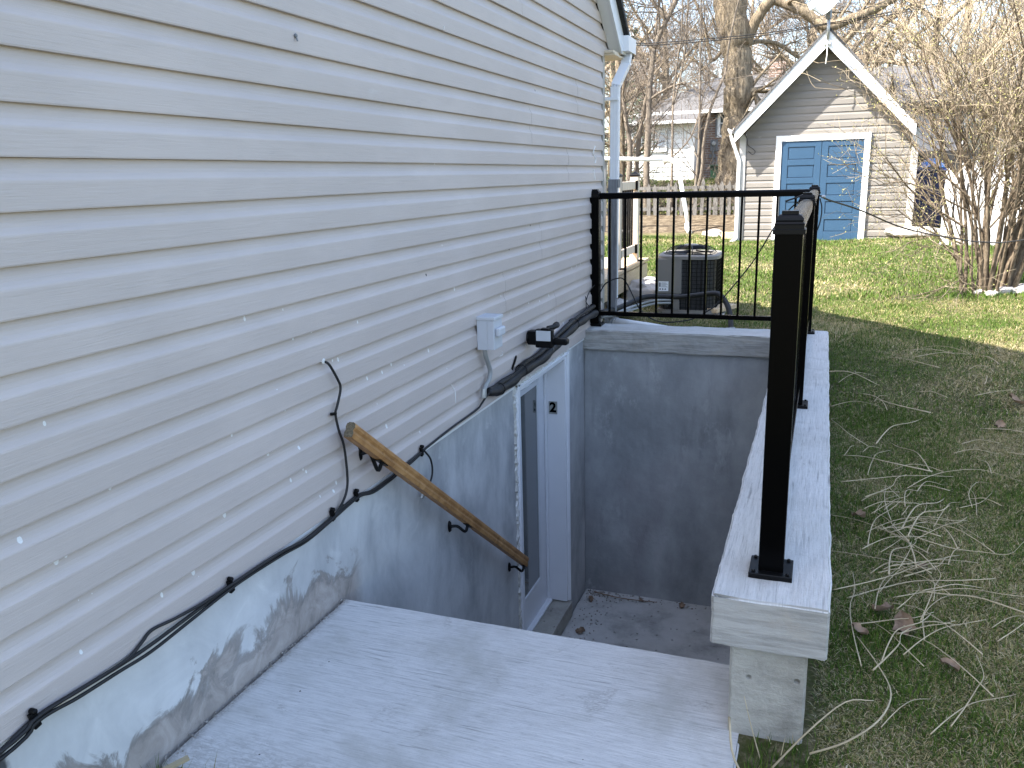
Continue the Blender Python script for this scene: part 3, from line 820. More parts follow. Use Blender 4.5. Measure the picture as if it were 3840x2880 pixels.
for y, z in ((3.381, -.045), (2.776, -.043), (2.592, -.052), (1.98, -.050), (1.246, -.042)):
    c = B().bar((.034, y - .003, z + .012), (.034, y + .006, z - .034), .020, .012, (1, 0, 0)); c.lathe([(.008, 0), (.008, .016), (.004, .02)], (.030, y - .002, z + .016), 'X', 8)
    c.build('clip', M_BLACKM, cb, bevel=.002)
cx = thing('coax_cable', 'single black cable coming out of a hole and hanging down the siding', 'cable', (.04, 2.66, .2))
B().tubes([(spline([(.010, 2.638, .545), (.035, 2.648, .535), (.042, 2.69, .468), (.042, 2.708, .423), (.040, 2.678, .36), (.036, 2.668, .33), (.040, 2.676, .262), (.042, 2.701, .188), (.042, 2.709, .063), (.042, 2.693, .0), (.042, 2.651, -.039), (.042, 2.60, -.064)], 7), .0052)], 8).build('cable', M_RUBBER, cx, smooth=True)
B().bar((.036, 2.636, .338), (.036, 2.672, .331), .012, .010, (1, 0, 0)).build('clip', M_BLACKM, cx, bevel=.002)
B().lathe([(.010, .0), (.011, .006), (.007, .008)], (.018, 2.636, .547), 'X', 10).build('grommet', plain('sealant_white', (.7, .7, .68), .7), cx)
# odds and ends on the wall: old screw with a bent tab
sw = B().lathe([(.006, .0), (.008, .006), (.005, .010)], (.022, 2.622, 1.700), 'X', 10); sw.bar((.028, 2.622, 1.70), (.034, 2.620, 1.682), .006, .003, (1, 0, 0))
tag(sw.build('screw_hook', M_METERGREY, base=(.022, 2.622, 1.70)), 'small dark screw hook left in the upper siding', 'hook')
for y, z, w in ((6.60, 1.33, .009), (6.63, 1.215, .010)):
    pass

for pts in ([(4.438, .425), (4.471, .394), (4.479, .354), (4.482, .311)], [(4.452, .303), (4.479, .276), (4.506, .241)], [(3.787, .18), (3.815, .138), (3.814, .107), (3.813, .073)], [(4.515, .20), (4.512, .182), (4.466, .178)],
            [(6.688, 1.433), (6.651, 1.377), (6.71, 1.333), (6.687, 1.30)], [(6.665, 1.254), (6.687, 1.175)], [(3.865, 1.913), (3.863, 1.895)]):
    d_ = B()
    q = [(Z0 + CO * math.floor((z - Z0) / CO), y, z) for y, z in pts]
    d_.tubes([(spline([(.0262 - .013 * max(0, ((z - z0) / CO - .55) / .45), y, z) for z0, y, z in q], 4), .0022 if pts[0][0] < 6 else .005)], 5)
    d_.build('sealant_drip', M_WHITEP, hs)
# cables tied to the railing
rc = thing('railing_cable', 'thin black cable looping off the corner post and sagging across the lawn', 'cable', (1.72, 6.62, .9))
B().tubes([(spline([(1.50, 6.585, .985), (1.56, 6.575, 1.005), (1.64, 6.575, 1.03), (1.742, 6.60, 1.02), (1.80, 6.75, .985), (2.05, 7.5, .875), (2.42, 8.0, .70), (2.77, 8.0, .62), (3.06, 8.0, .578), (3.36, 8.0, .60), (4.4, 8.1, .80), (6.0, 8.4, 1.3)], 8), .0065)], 6).build('cable', M_RUBBER, rc, smooth=True)
B().tubes([(spline([(1.740, 6.62, 1.0), (1.757, 6.63, .93), (1.752, 6.63, .84), (1.735, 6.63, .77)], 6), .005)], 6).build('loop', M_RUBBER, rc, smooth=True)
dc = thing('railing_cable', 'thin black cable slanting from the corner post down to the condenser', 'cable', (1.2, 6.66, .5))
B().tubes([(spline([(1.66, 6.585, 1.03), (1.60, 6.58, .985), (1.536, 6.66, .93), (1.432, 6.66, .80), (1.282, 6.66, .53), (1.044, 6.68, .215), (.93, 6.72, .118), (.842, 6.76, .06), (.738, 6.77, .03), (.589, 6.77, .015), (.481, 6.76, .045), (.404, 6.72, .12), (.371, 6.70, .18), (.282, 6.68, .36), (.216, 6.68, .382), (.116, 6.68, .336), (.06, 6.70, .25)], 7), .0052)], 6).build('cable', M_RUBBER, dc, smooth=True)
lc = thing('corner_cable', 'short black cable hooking out of the siding beside the left railing post', 'cable', (.03, 6.45, .2))
B().tubes([(spline([(.045, 6.32, .125), (.045, 6.335, .19), (.04, 6.345, .26), (.035, 6.35, .275)], 6), .004), (spline([(.04, 6.345, .235), (.04, 6.42, .285), (.045, 6.50, .32), (.05, 6.58, .335)], 6), .0038), (spline([(.04, 6.34, .235), (.045, 6.42, .185), (.045, 6.50, .165)], 5), .0038)], 6).build('cable', M_RUBBER, lc, smooth=True)
B().lathe([(.01, .0), (.012, .006), (.012, .022), (.005, .03)], (1.748, 6.60, 1.015), 'X', 8).build('clamp', M_GALV, rc)

# ------------------------------------------------------------------ air-conditioning condenser behind the far cap
ac = thing('condenser', 'beige and black air conditioning condenser standing on the grass behind the railing', 'air conditioner', (.57, 8.35, -.13))
ax, ay, az, aw = .565, 8.36, -.10, .285
def rsq(w, r, n=6):
    o = []
    for cx_, cy_, a0 in ((w - r, w - r, 0), (-w + r, w - r, 90), (-w + r, -w + r, 180), (w - r, -w + r, 270)):
        for k in range(n + 1):
            a = math.radians(a0 + 90 * k / n); o.append((ax + cx_ + r * math.cos(a), ay + cy_ + r * math.sin(a)))
    return o
def loft(out, rings):
    n = len(rings[0][0]); V = []
    for ring, z in rings: V += [(x, y, z) for x, y in ring]
    m = len(rings)
    return out.add(V, {4: [(k * n + i, k * n + (i + 1) % n, (k + 1) * n + (i + 1) % n, (k + 1) * n + i) for k in range(m - 1) for i in range(n)], n: [tuple(range(n))[::-1], tuple(range((m - 1) * n, m * n))]})
B().box(ax - .33, ax + .36, ay - .34, ay + .34, az - .06, az - .025).build('pad', M_STONE, ac, bevel=.008)
loft(B(), [(rsq(aw, .09), az - .025), (rsq(aw, .09), az + .012)]).build('base_pan', M_ACBEIGE, ac)
loft(B(), [(rsq(aw - .02, .13), az + .01), (rsq(aw - .02, .13), az + .50)]).build('coil', M_COIL, ac)
b = B()
for k in range(13):
    z = az + .035 + k * .038
    o = rsq(aw - .008, .14, 5); o.append(o[0])
    b.tubes([([(x, y, z) for x, y in o], .0028)], 4, False)
n = 0
for x, y in rsq(aw - .006, .14, 5):
    b.tubes([([(x, y, az + .01), (x, y, az + .50)], .003)], 4)
for k in range(9):
    u = -.20 + k * .05
    b.tubes([([(ax + aw - .006, ay + u, az + .01), (ax + aw - .006, ay + u, az + .5)], .003), ([(ax + u, ay - aw + .006, az + .01), (ax + u, ay - aw + .006, az + .5)], .003)], 4)
b.build('coil_guard', M_BLACKM, ac)
b = B(); b.box(ax - aw - .004, ax - .045, ay - aw - .008, ay - aw + .05, az + .17, az + .505); b.box(ax - aw - .004, ax - aw + .03, ay - aw - .006, ay - .10, az + .17, az + .505)
b.build('service_panel', M_ACBEIGE, ac, bevel=.006)
B().box(ax - aw + .0, ax - .065, ay - aw - .004, ay - aw + .05, az + .095, az + .168).build('valve_panel', M_ACBEIGE, ac, bevel=.004)
B().box(ax - .135, ax - .062, ay - aw - .006, ay - aw + .05, az + .005, az + .094).build('lower_panel', M_ACBEIGE, ac, bevel=.003)
b = B()
for z in (az + .055, az + .075):
    b.lathe([(.016, -.03), (.016, 0), (.011, .004), (.011, .03)], (ax - .215 + (z - az) * .6, ay - aw - .01, z), 'Y', 10)
b.build('valve', M_COIL, ac)
b = B(); rings = [(rsq(aw - .02, .13), az + .50), (rsq(aw + .012, .15), az + .50), (rsq(aw + .012, .15), az + .530), (rsq(aw - .005, .15), az + .545), (rsq(aw - .035, .15), az + .540), (rsq(aw - .04, .15), az + .505)]
nn = len(rings[0][0]); V = []
for ring, z in rings: V += [(x, y, z) for x, y in ring]
b.add(V, {4: [(k * nn + i, k * nn + (i + 1) % nn, (k + 1) * nn + (i + 1) % nn, (k + 1) * nn + i) for k in range(len(rings) - 1) for i in range(nn)]}).build('top_cover', M_ACBEIGE, ac)
b = B()
for k in range(12):
    r = .055 + k * .0165; z = az + .615 - .0009 * k * k * .35 - (.02 if k > 9 else 0) - (.018 if k > 10 else 0)
    b.tubes([([(ax + r * math.cos(a), ay + r * math.sin(a), z) for a in np.linspace(0, 2 * math.pi, 33)], .0032)], 4, False)
for k in range(8):
    a = k * math.pi / 4 + .2
    b.tubes([([(ax + r * math.cos(a), ay + r * math.sin(a), z) for r, z in ((.03, az + .618), (.15, az + .610), (.215, az + .585), (.245, az + .545))], .004)], 4)
b.build('fan_grille', M_BLACKM, ac)
B().lathe([(.072, 0), (.072, .018), (.06, .026), (.001, .028)], (ax, ay, az + .60), n=20).build('motor_cap', M_ACBEIGE, ac)
b = B()
for k in range(3):
    a = k * 2 * math.pi / 3
    q = [(ax + .05 * math.cos(a - .2), ay + .05 * math.sin(a - .2), az + .57), (ax + .22 * math.cos(a - .4), ay + .22 * math.sin(a - .4), az + .56), (ax + .22 * math.cos(a + .4), ay + .22 * math.sin(a + .4), az + .535), (ax + .05 * math.cos(a + .4), ay + .05 * math.sin(a + .4), az + .555)]
    b.add(q, {4: [(0, 1, 2, 3)]})
b.build('fan_blade', M_COIL, ac, solid=.003)
st_ = B().box(ax - aw + .022, ax - aw + .118, ay - aw - .0105, ay - aw - .0085, az + .195, az + .290).build('rating_label', M_PAPER, ac)
b = B()
for k in range(3): b.lathe([(.008, -.0006), (.008, .0006)], (ax - aw + .038 + .025 * k, ay - aw - .0108, az + .214), 'Y', 10)
for k in range(6):
    b.box(ax - aw + .048, ax - aw + .112 - .01 * (k % 3), ay - aw - .0115, ay - aw - .0106, az + .234 + .008 * k, az + .2365 + .008 * k)
b.box(ax - aw + .028, ax - aw + .042, ay - aw - .0115, ay - aw - .0106, az + .236, az + .278)
b.build('label_print', M_PRINT, st_ if False else ac)
b = B()
for x, z in ((ax - .075, az + .24), (ax - .078, az + .13), (ax - .10, az + .03), (ax - .10, az + .52), (ax + .17, az + .52)): b.lathe([(.006, 0), (.006, -.004), (.003, -.006)][::-1], (x, ay - aw - (.016 if z > az + .5 else .008), z), 'Y', 8)
b.build('screw', M_METERGREY, ac)
hz = thing('refrigerant_hose', 'thick black hose arching past the condenser into the ground', 'hose', (.9, 7.4, 0))
B().tubes([(spline([(.06, 6.75, .08), (.10, 7.1, .06), (.15, 7.45, .06), (.25, 7.62, .095), (.40, 7.66, .10), (.58, 7.66, .10), (.78, 7.64, .13), (.92, 7.60, .145), (1.0, 7.56, .075), (1.045, 7.5, -.02), (1.065, 7.42, -.13), (1.07, 7.40, -.2)], 7), .024)], 10).build('hose', M_RUBBER, hz, smooth=True)
B().tubes([([(1.06, 7.43, -.13), (1.068, 7.41, -.19)], [.045, .05])], 10).build('ground_sleeve', M_CONDUIT, hz)
gh = thing('grey_hose', 'pair of thin grey hoses lying beside the thick black hose', 'hose', (.15, 7.3, 0))
for k in range(2):
    B().tubes([(spline([(.05, 6.80 + .05 * k, .03), (.12, 7.1, .03 - .02 * k), (.20, 7.5, .035 - .03 * k), (.32, 7.72, .05 - .03 * k), (.45, 7.95, .03 - .03 * k)], 6), .011)], 8).build('hose', M_CONDUIT, gh, smooth=True)
wp = thing('drain_extension', 'white plastic downspout extension lying on the ground behind the far cap', 'drain pipe', (.4, 7.05, -.1))
B().tubes([([(.10, 7.06, -.055), (.42, 6.98, -.075), (.95, 6.87, -.125)], .045)], 14).build('pipe', M_WHITEP, wp, smooth=True)
c_ = [(.02 + .012 * k, 7.085 - .003 * k, -.05 - .0003 * k) for k in range(10)]
B().tubes([(c_, [.05 if k % 2 else .043 for k in range(10)])], 14).build('flexible_collar', M_CONDUIT, wp)

def rock(name, label, c, size, seed, mat=M_STONE, group=None):
    b = bmesh.new(); bmesh.ops.create_icosphere(b, subdivisions=3, radius=1)
    for v in b.verts:
        p = v.co.copy(); d = 1 + .28 * noise.noise(p * 1.1 + Vector((seed, 0, 0))) + .10 * noise.noise(p * 3 + Vector((0, seed, 0)))
        q = Vector((round(p.x * 2.2) / 2.2, round(p.y * 2.2) / 2.2, round(p.z * 2.2) / 2.2)); p = p.lerp(q, .3) * d
        v.co = Vector((p.x * size[0], p.y * size[1], p.z * size[2])) + Vector(c)
    b.verts.index_update(); V = [tuple(v.co) for v in b.verts]; F = [[v.index for v in f.verts] for f in b.faces]; b.free()
    return tag(B().add(V, {3: F}).build(name, mat, base=c), label, 'rock', group)
rock('rock', 'large pale cracked rock between the deck and the condenser', (.02, 8.8, -.03), (.23, .25, .17), 3.1)
rock('rock', 'flat grey rock lying under the deck corner', (-.12, 8.15, -.08), (.14, .16, .07), 5.7)
rock('rock', 'angular paving stone tilted in front of the deck', (-.02, 7.75, -.06), (.13, .12, .05), 8.3)
tag(B().bar((.80, 8.10, -.09), (.96, 8.45, -.085), .14, .04).build('board_block', M_LUMBER, base=(.88, 8.27, -.09), bevel=.004), 'short wooden block lying beside the condenser base', 'wood block')

# ------------------------------------------------------------------ small wooden deck with black balusters
dk = thing('deck', 'low wooden deck with pale posts and black balusters behind the house corner', 'deck', (-1, 8.4, -.1))
B().bar((-.135, 7.06, .135), (-.135, 9.62, .115), .04, .185).build('rim_board', M_LUMBER, dk, bevel=.003)
B().bar((-.155, 9.60, .115), (-3, 9.60, .115), .04, .185).build('rim_board', M_LUMBER, dk, bevel=.003)
for k in range(18):
    y = 7.08 + k * .143
    B().box(-3, -.105, y, y + .137, .228, .262).build('deck_board', M_LUMBER, dk, bevel=.003)
B().box(-.25, -.155, 8.2, 8.3, -.12, .2).build('footing_post', M_LUMBER, dk)
for y in (8.40, 9.28):
    p = B().box(-.245, -.155, y - .045, y + .045, .262, 1.185).build('post', M_LUMBERV, dk, bevel=.004)
    B().lathe([(.072, 1.185), (.072, 1.20), (.06, 1.21), (.001, 1.24)], (-.2, y, 0), n=4, square=True).build('post_cap', M_BLACKM, p)
    B().box(-.152, -.10, y - .04, y + .04, .262, .275).build('post_anchor', M_BLACKM, p)
for z in (1.09, .40):
    B().bar((-.2, 8.445, z), (-.2, 9.235, z), .04, .085).build('deck_rail', M_LUMBERV, dk, bevel=.003)
    for y in (8.45, 9.23): B().box(-.182, -.155, y - .012, y + .012, z - .05, z + .05).build('rail_bracket', M_BLACKM, dk)
for k in range(7):
    y = 8.53 + k * .103
    B().box(-.209, -.191, y - .009, y + .009, .43, 1.06).build('baluster', M_BLACKM, dk)
# ------------------------------------------------------------------ the shed
SY = 16.0
sh = thing('shed', 'small gabled shed with beige siding and pale blue double doors', 'shed', (1.7, 17.5, 0))
ex0, ex1, axx = .33, 3.15, 1.66              # walls, apex
ez, apz = 1.87, 3.30
SLS = (apz - ez) / (axx - ex0)
b = B()
b.box(ex0 + .03, ex1 - .03, SY + .03, SY + 3.6, -.15, ez - .1)
b.add([(ex0 + .03, SY + .03, ez - .1), (ex1 - .03, SY + .03, ez - .1), (axx, SY + .03, apz - .05), (ex0 + .03, SY + 3.6, ez - .1), (ex1 - .03, SY + 3.6, ez - .1), (axx, SY + 3.6, apz - .05)],
      {3: [(0, 1, 2), (5, 4, 3)], 4: [(0, 2, 5, 3), (1, 4, 5, 2), (0, 3, 4, 1)]})
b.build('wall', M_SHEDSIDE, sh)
d0, d1, dtop, dbot = 1.0, 2.355, 1.70, -.03
def shed_board(xa, xb, z, h):
    # one course of siding facing -Y, its ends cut to the rake
    pr = [(.004, 0), (.017, 0), (.016, h * .6), (.008, h * .8), (.005, h)]
    def lim(x, zz):
        lo = ex0 + .035 + max(0, zz - ez) / SLS; hi = ex1 - .035 - max(0, zz - ez) / SLS
        return min(max(x, lo), hi)
    G = np.zeros((2, len(pr), 3))
    for k, (o, dz) in enumerate(pr):
        G[0, k] = (lim(xa, z + dz), SY + .026 - o, z + dz); G[1, k] = (lim(xb, z + dz), SY + .026 - o, z + dz)
    if G[1, 0, 0] - G[0, 0, 0] < .03: return
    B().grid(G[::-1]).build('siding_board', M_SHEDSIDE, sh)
H = .1245
for k in range(28):
    z = -.075 + k * H
    if z > apz - .15: break
    if z < dtop + .03 and z + H > -.1:
        shed_board(ex0, d0 - .09, z, H); shed_board(d1 + .09, ex1, z, H)
    else:
        shed_board(ex0, ex1, z, H)
B().box(ex0, ex1, SY - .012, SY + .02, -.16, -.08).build('foundation_strip', M_CONC, sh)
for x in (ex0, ex1):
    B().box(x - .055, x + .055, SY - .012, SY + .04, -.12, ez - .02).build('corner_board', plain('shed_corner', (.50, .48, .45), .5) if x == ex0 else MATS['shed_corner'], sh, bevel=.004)
for a in ((d0 - .10, d0, -.06, dtop + .10), (d1, d1 + .10, -.06, dtop + .10)):
    B().box(a[0], a[1], SY - .03, SY + .02, a[2], a[3]).build('door_trim', M_WHITEP, sh, bevel=.004)
B().box(d0, d1, SY - .028, SY + .02, dtop, dtop + .098).build('door_trim', M_WHITEP, sh, bevel=.004)
B().box(d0 - .02, d1 + .02, SY - .035, SY + .01, -.11, -.035).build('threshold', M_WHITEP, sh)
mid = (d0 + d1) / 2 - .01
for xa, xb in ((d0 + .006, mid - .004), (mid + .004, d1 - .006)):
    lf = B().box(xa, xb, SY + .006, SY + .03, dbot, dtop - .004)
    # stiles and rails stand proud of the sunk panels
    pitch = (dtop - dbot - .10) / 5
    lf.box(xa, xa + .105, SY - .012, SY + .006, dbot, dtop - .004); lf.box(xb - .105, xb, SY - .012, SY + .006, dbot, dtop - .004)
    zs = [dbot] + [dbot + .16 + i * (dtop - dbot - .16) / 5 for i in range(6)]
    lf.box(xa + .105, xb - .105, SY - .011, SY + .006, dbot, dbot + .16)
    leaf = None
    for i in range(5):
        z0 = dbot + .16 + i * (dtop - dbot - .16) / 5; z1 = dbot + .16 + (i + 1) * (dtop - dbot - .16) / 5
        lf.box(xa + .105, xb - .105, SY - .011, SY + .006, z1 - .10, z1 - .004 if i == 4 else z1)
    leaf = lf.build('door_leaf', M_BLUE, sh, bevel=.003)
    for i in range(5):
        z0 = dbot + .16 + i * (dtop - dbot - .16) / 5; z1 = dbot + .16 + (i + 1) * (dtop - dbot - .16) / 5 - .10
        B().box(xa + .12, xb - .12, SY - .001, SY + .008, z0 + .012, z1 - .012).build('panel', M_BLUE, leaf, bevel=.003)
# roof, fascias
oh = .27
b = B()
for sg in (1, -1):
    hw = 1.505
    xa, za = axx, apz + .215; xb, zb = axx + sg * hw, apz + .215 - SLS * hw
    V = []
    for y in (SY - oh - .03, SY + 3.7):
        V += [(xa, y, za), (xb, y, zb), (xb, y, zb - .045), (xa, y, za - .045)]
    b.add(V, {4: [(0, 1, 2, 3), (7, 6, 5, 4), (0, 4, 5, 1), (3, 2, 6, 7), (1, 5, 6, 2)]})
b.build('roof', M_ROOFGREY, sh)
for sg in (-1, 1):
    hw = 1.46
    top = lambda x: apz + .168 - SLS * abs(x - axx)
    V = []
    for y in (SY - oh - .012, SY - oh + .014):
        x1 = axx + sg * hw
        V += [(axx + sg * .002, y, top(axx)), (x1, y, top(x1)), (x1, y, top(x1) - .20), (axx + sg * .002, y, top(axx) - .27)]
    B().add(V, {4: [(0, 1, 2, 3), (7, 6, 5, 4), (0, 4, 5, 1), (3, 2, 6, 7), (1, 5, 6, 2), (0, 3, 7, 4)]}).build('fascia', M_WHITEP, sh, bevel=.004)
    V = []
    for y in (SY - oh + .015, SY + .01):
        x1 = axx + sg * (hw - .02)
        V += [(axx + sg * .002, y, top(axx) - .20), (x1, y, top(x1) - .145), (x1, y, top(x1) - .165), (axx + sg * .002, y, top(axx) - .22)]
    B().add(V, {4: [(0, 1, 2, 3), (7, 6, 5, 4), (0, 4, 5, 1), (3, 2, 6, 7), (1, 5, 6, 2), (0, 3, 7, 4)]}).build('soffit', M_SHEDSIDE, sh)
B().extrude([(0, .09), (0, 0), (-.07, 0), (-.10, .05), (-.10, .09), (-.093, .09), (-.093, .052), (-.066, .007), (-.007, .007), (-.007, .09)], (.185, SY - oh - .02, 1.865), (.185, SY + 3.6, 1.865), (1, 0, 0), (0, 0, 1)).build('gutter', M_WHITEP, sh)
sd_ = B()
for a, c in (((.13, SY - .05, 1.86), (.13, SY - .05, 1.80)), ((.13, SY - .05, 1.80), (.275, SY - .03, 1.40)), ((.275, SY - .03, 1.40), (.275, SY - .03, .02)), ((.275, SY - .03, .02), (.20, SY - .18, -.05))):
    sd_.bar(a, c, .06, .05, (0, 1, 0))
sd_.build('downspout', M_WHITEP, sh, bevel=.006)
B().tubes([(spline([(.36, SY - .02, 1.86), (.40, SY - .03, 1.76), (.42, SY - .03, 1.66), (.50, SY - .03, 1.60), (.55, SY - .03, 1.54), (.50, SY - .03, 1.50), (.43, SY - .03, 1.56)], 5), .006)], 5).build('cable', M_RUBBER, sh)

# satellite dish on a mast at the gable
sd = thing('satellite_dish', 'pale grey satellite dish on a mast at the shed gable peak', 'satellite dish', (1.655, 15.670, 3.2))
B().tubes([([(1.655, 15.690, 3.30), (1.655, 15.690, 3.66)], .026)], 10).build('mast', M_GALV, sd, smooth=True)
B().box(1.60, 1.71, 15.678, 15.722, 3.22, 3.25).build('mast_bracket', M_GALV, sd)
nrm = Vector((-.52, -.78, .34)).normalized(); ux = nrm.cross(Vector((0, 0, 1))).normalized(); uy = ux.cross(nrm).normalized()
if uy.z < 0: uy = -uy
cc = Vector((1.615, 15.610, 4.01)); G = np.zeros((9, 33, 3))
for i in range(9):
    r = max(i / 8, .02)
    for j in range(33):
        a = 2 * math.pi * j / 32
        s_ = math.sin(a); lx = math.cos(a) * .30 * r * (1 - .22 * max(0, -s_) ** 2); ly = s_ * .385 * r
        G[i, j] = tuple(cc + ux * lx + uy * ly + nrm * (.075 * (r * r - 1)))
B().grid(G).build('reflector', M_DISH, sd, smooth=True, solid=.012)
B().bar(cc - nrm * .05, Vector((1.655, 15.690, 3.62)), .07, .09).build('back_bracket', M_METERGREY, sd, bevel=.006)
foot = cc - uy * .36
lnb = Vector((1.385, 15.240, 3.80))
B().bar(foot, lnb + Vector((.02, .04, -.06)), .035, .05).build('feed_arm', M_DISH, sd, bevel=.004)
B().bar(lnb + Vector((-.03, -.02, -.05)), lnb + Vector((.09, .05, .03)), .10, .12).build('feed_horn', M_WHITEP, sd, bevel=.015)
B().tubes([([(1.655, 15.660, 3.25), (1.660, 15.650, 3.05), (1.648, 15.660, 2.92)], .010)], 6).build('loose_cable', plain('pale_cable', (.55, .55, .5), .6), sd)

# wires overhead
ow = thing('overhead_wire', 'pair of black service wires strung past the big trunk to the shed gable', 'wire', (-.2, 15.5, 3.3))
for dz in (0, .035):
    B().tubes([(spline([(-6, 14.2, 3.72 + dz), (-3.2, 14.6, 3.42 + dz), (-1.45, 15.0, 3.345 + dz), (-.32, 15.2, 3.355 + dz), (.7, 15.5, 3.42 + dz), (1.62, 15.69, 3.535 + dz * .5), (2.2, 15.9, 3.60 + dz), (4.0, 16.2, 3.85 + dz), (8, 17, 4.6 + dz)], 6), .008)], 5).build('wire', M_RUBBER, ow)

# navy bins and blue tarp in the gap beside the shed
bn = thing('wheeled_bin', 'navy blue wheeled bin standing in the dark gap beside the shed', 'bin', (3.42, 16.9, .1))
def bin_body(x, y, z, w, h, mat, parent, n='body'):
    V = []
    for zz, s_ in ((z, .82), (z + h, 1.0)): V += [(x - w * s_, y - w * s_, zz), (x + w * s_, y - w * s_, zz), (x + w * s_, y + w * s_, zz), (x - w * s_, y + w * s_, zz)]
    return B().add(V, {4: [(0, 3, 2, 1), (4, 5, 6, 7), (0, 1, 5, 4), (1, 2, 6, 5), (2, 3, 7, 6), (3, 0, 4, 7)]}).build(n, mat, parent, bevel=.02)
bin_body(3.50, 16.95, .16, .26, .95, M_BINBLUE, bn)
B().box(3.21, 3.79, 16.66, 17.24, 1.11, 1.17).build('lid', M_BINBLUE, bn, bevel=.03)
B().tubes([([(3.25, 17.25, 1.15), (3.75, 17.25, 1.15)], .02)], 8).build('handle', M_BINBLUE, bn)
tp = B(); G = np.zeros((12, 12, 3))
for i in range(12):
    for j in range(12):
        u, v = i / 11 - .5, j / 11 - .5
        G[i, j] = (3.52 + u * .48, 16.95 + v * .5, 1.19 + .16 * max(0, 1 - 3.2 * (u * u + v * v)) + .03 * noise.noise(Vector((u * 9, v * 9, 2))) - .10 * max(0, abs(u) - .38) * 6)
tag(tp.grid(G).build('tarp', M_TARP, base=(3.52, 16.95, 1.2), smooth=True), 'bright blue crumpled tarp lying on the navy bin', 'tarp')
dg_ = B().box(3.20, 4.6, 18.3, 18.38, .1, 1.5)  # near-black sheet added to stand for the shade in the gap
tag(dg_.build('gap_shade_screen', plain('gap_shade_dark', (.02, .02, .02), .8), base=(3.9, 18.3, .1)), 'dark board screen added for the shade in the gap behind the navy bin', 'screen')
rock('rock', 'long flat pale rock at the right foot of the shed', (3.25, 15.95, .12), (.45, .28, .10), 12.2)

# white picket fence behind the bush
wf = thing('picket_fence', 'bright white picket fence standing behind the bare bush', 'fence', (4.8, 14.2, .1))
rr_ = random.Random(4)
for k in range(24):
    x = 3.50 + k * .155; y = 14.15 - (x - 3.34) * .30; zb = float(ground_z(x, y)) - .02
    w = .064; hgt = 1.20 + .04 * math.sin(k * .8)
    V = []
    for yy in (y, y + .022): V += [(x - w, yy, zb), (x + w, yy, zb), (x + w, yy, zb + hgt - .10), (x, yy, zb + hgt), (x - w, yy, zb + hgt - .10)]
    B().add(V, {5: [(0, 1, 2, 3, 4), (9, 8, 7, 6, 5)], 4: [(0, 5, 6, 1), (1, 6, 7, 2), (2, 7, 8, 3), (3, 8, 9, 4), (4, 9, 5, 0)]}).build('picket', M_WHITEP, wf)
for z in (.35, .95): B().bar((3.46, 14.15, z + .05), (6.95, 13.09, z + .12), .04, .09).build('fence_rail', M_WHITEP, wf)
wb = thing('white_panel', 'white painted panel leaning over a dark gap at the right edge', 'panel', (4.3, 11.9, .2))
B().add([(3.98, 12.35, .62), (4.05, 12.3, .02), (4.9, 12.0, -.34 + .3), (4.95, 12.0, .78), (3.98, 12.40, .64), (4.05, 12.36, .02), (4.9, 12.06, -.04), (4.95, 12.06, .80)],
        {4: [(0, 1, 2, 3), (7, 6, 5, 4), (0, 4, 5, 1), (1, 5, 6, 2), (2, 6, 7, 3), (3, 7, 4, 0)]}).build('board', M_WHITEP, wb, bevel=.01)
B().bar((3.90, 12.10, .12), (4.70, 11.65, -.08), .06, .07).build('dark_gap_bar', M_BLACKM, wb)  # black bar standing in for the shaded gap beneath the panel
B().bar((3.88, 12.2, .0), (4.0, 12.15, .12), .12, .02).build('brick_red_flap', plain('rusty_red', (.26, .10, .06), .8), wb)

# grey-pink house to the right, mostly hidden by the bush
gh_ = thing('neighbour_house', 'pinkish grey house with a brown roof edge glimpsed through the bush', 'house', (5.5, 22, 0))
hb_ = B()
B().box(3.55, 12, 22.0, 27, -.2, 2.55).build('wall', M_HOUSEGREY, gh_)
B().add([(3.2, 21.6, 2.5), (12.4, 21.6, 2.5), (12.4, 24.5, 3.55), (3.2, 24.5, 3.55), (3.2, 27.4, 2.5), (12.4, 27.4, 2.5), (3.2, 21.6, 2.62), (12.4, 21.6, 2.62), (12.4, 24.5, 3.68), (3.2, 24.5, 3.68), (3.2, 27.4, 2.62), (12.4, 27.4, 2.62)],
        {4: [(0, 3, 2, 1), (3, 4, 5, 2), (6, 7, 8, 9), (9, 8, 11, 10), (0, 1, 7, 6), (4, 10, 11, 5)], 6: [(0, 6, 9, 10, 4, 3), (1, 2, 5, 11, 8, 7)]}).build('roof', M_ROOFGREY, gh_)
B().box(3.55, 12, 21.94, 21.985, 2.40, 2.50).build('fascia', plain('brown_fascia', (.10, .075, .06), .6), gh_)
for x in (4.6, 6.4):
    w = B().box(x - .02, x + .72, 21.95, 21.985, 1.25, 2.25).build('window', M_WHITEP, gh_)
    B().box(x + .05, x + .65, 21.94, 21.952, 1.32, 2.18).build('pane', M_GLASS, w)

# ------------------------------------------------------------------ neighbour's house behind the fence
nh = thing('neighbour_house', 'white sided bungalow with a brick wing and grey shingled roofs beyond the picket fence', 'house', (-2, 29, 1))
B().box(-4.15, -2.16, 27.05, 31, .7, 2.72).build('wall', M_WHITEP, nh)
HB = .142
for k in range(14):
    z = .98 + k * HB
    if z + HB > 2.70: break
    segs = [(-4.16, -2.22)]
    if 1.86 < z + HB and z < 2.52: segs = [(-4.16, -3.98), (-2.96, -2.22)]
    for a, c in segs:
        G = np.zeros((2, 3, 3))
        for i, x in enumerate((a, c)):
            for j, (o, dz) in enumerate(((.0, 0), (.03, .0), (.008, HB))): G[i, j] = (x, 27.045 - o, z + dz)
        B().grid(G[::-1]).build('siding_board', M_WHITEP, nh)
B().box(-2.22, -2.12, 26.99, 27.06, .8, 2.70).build('corner_board', M_WHITEP, nh)
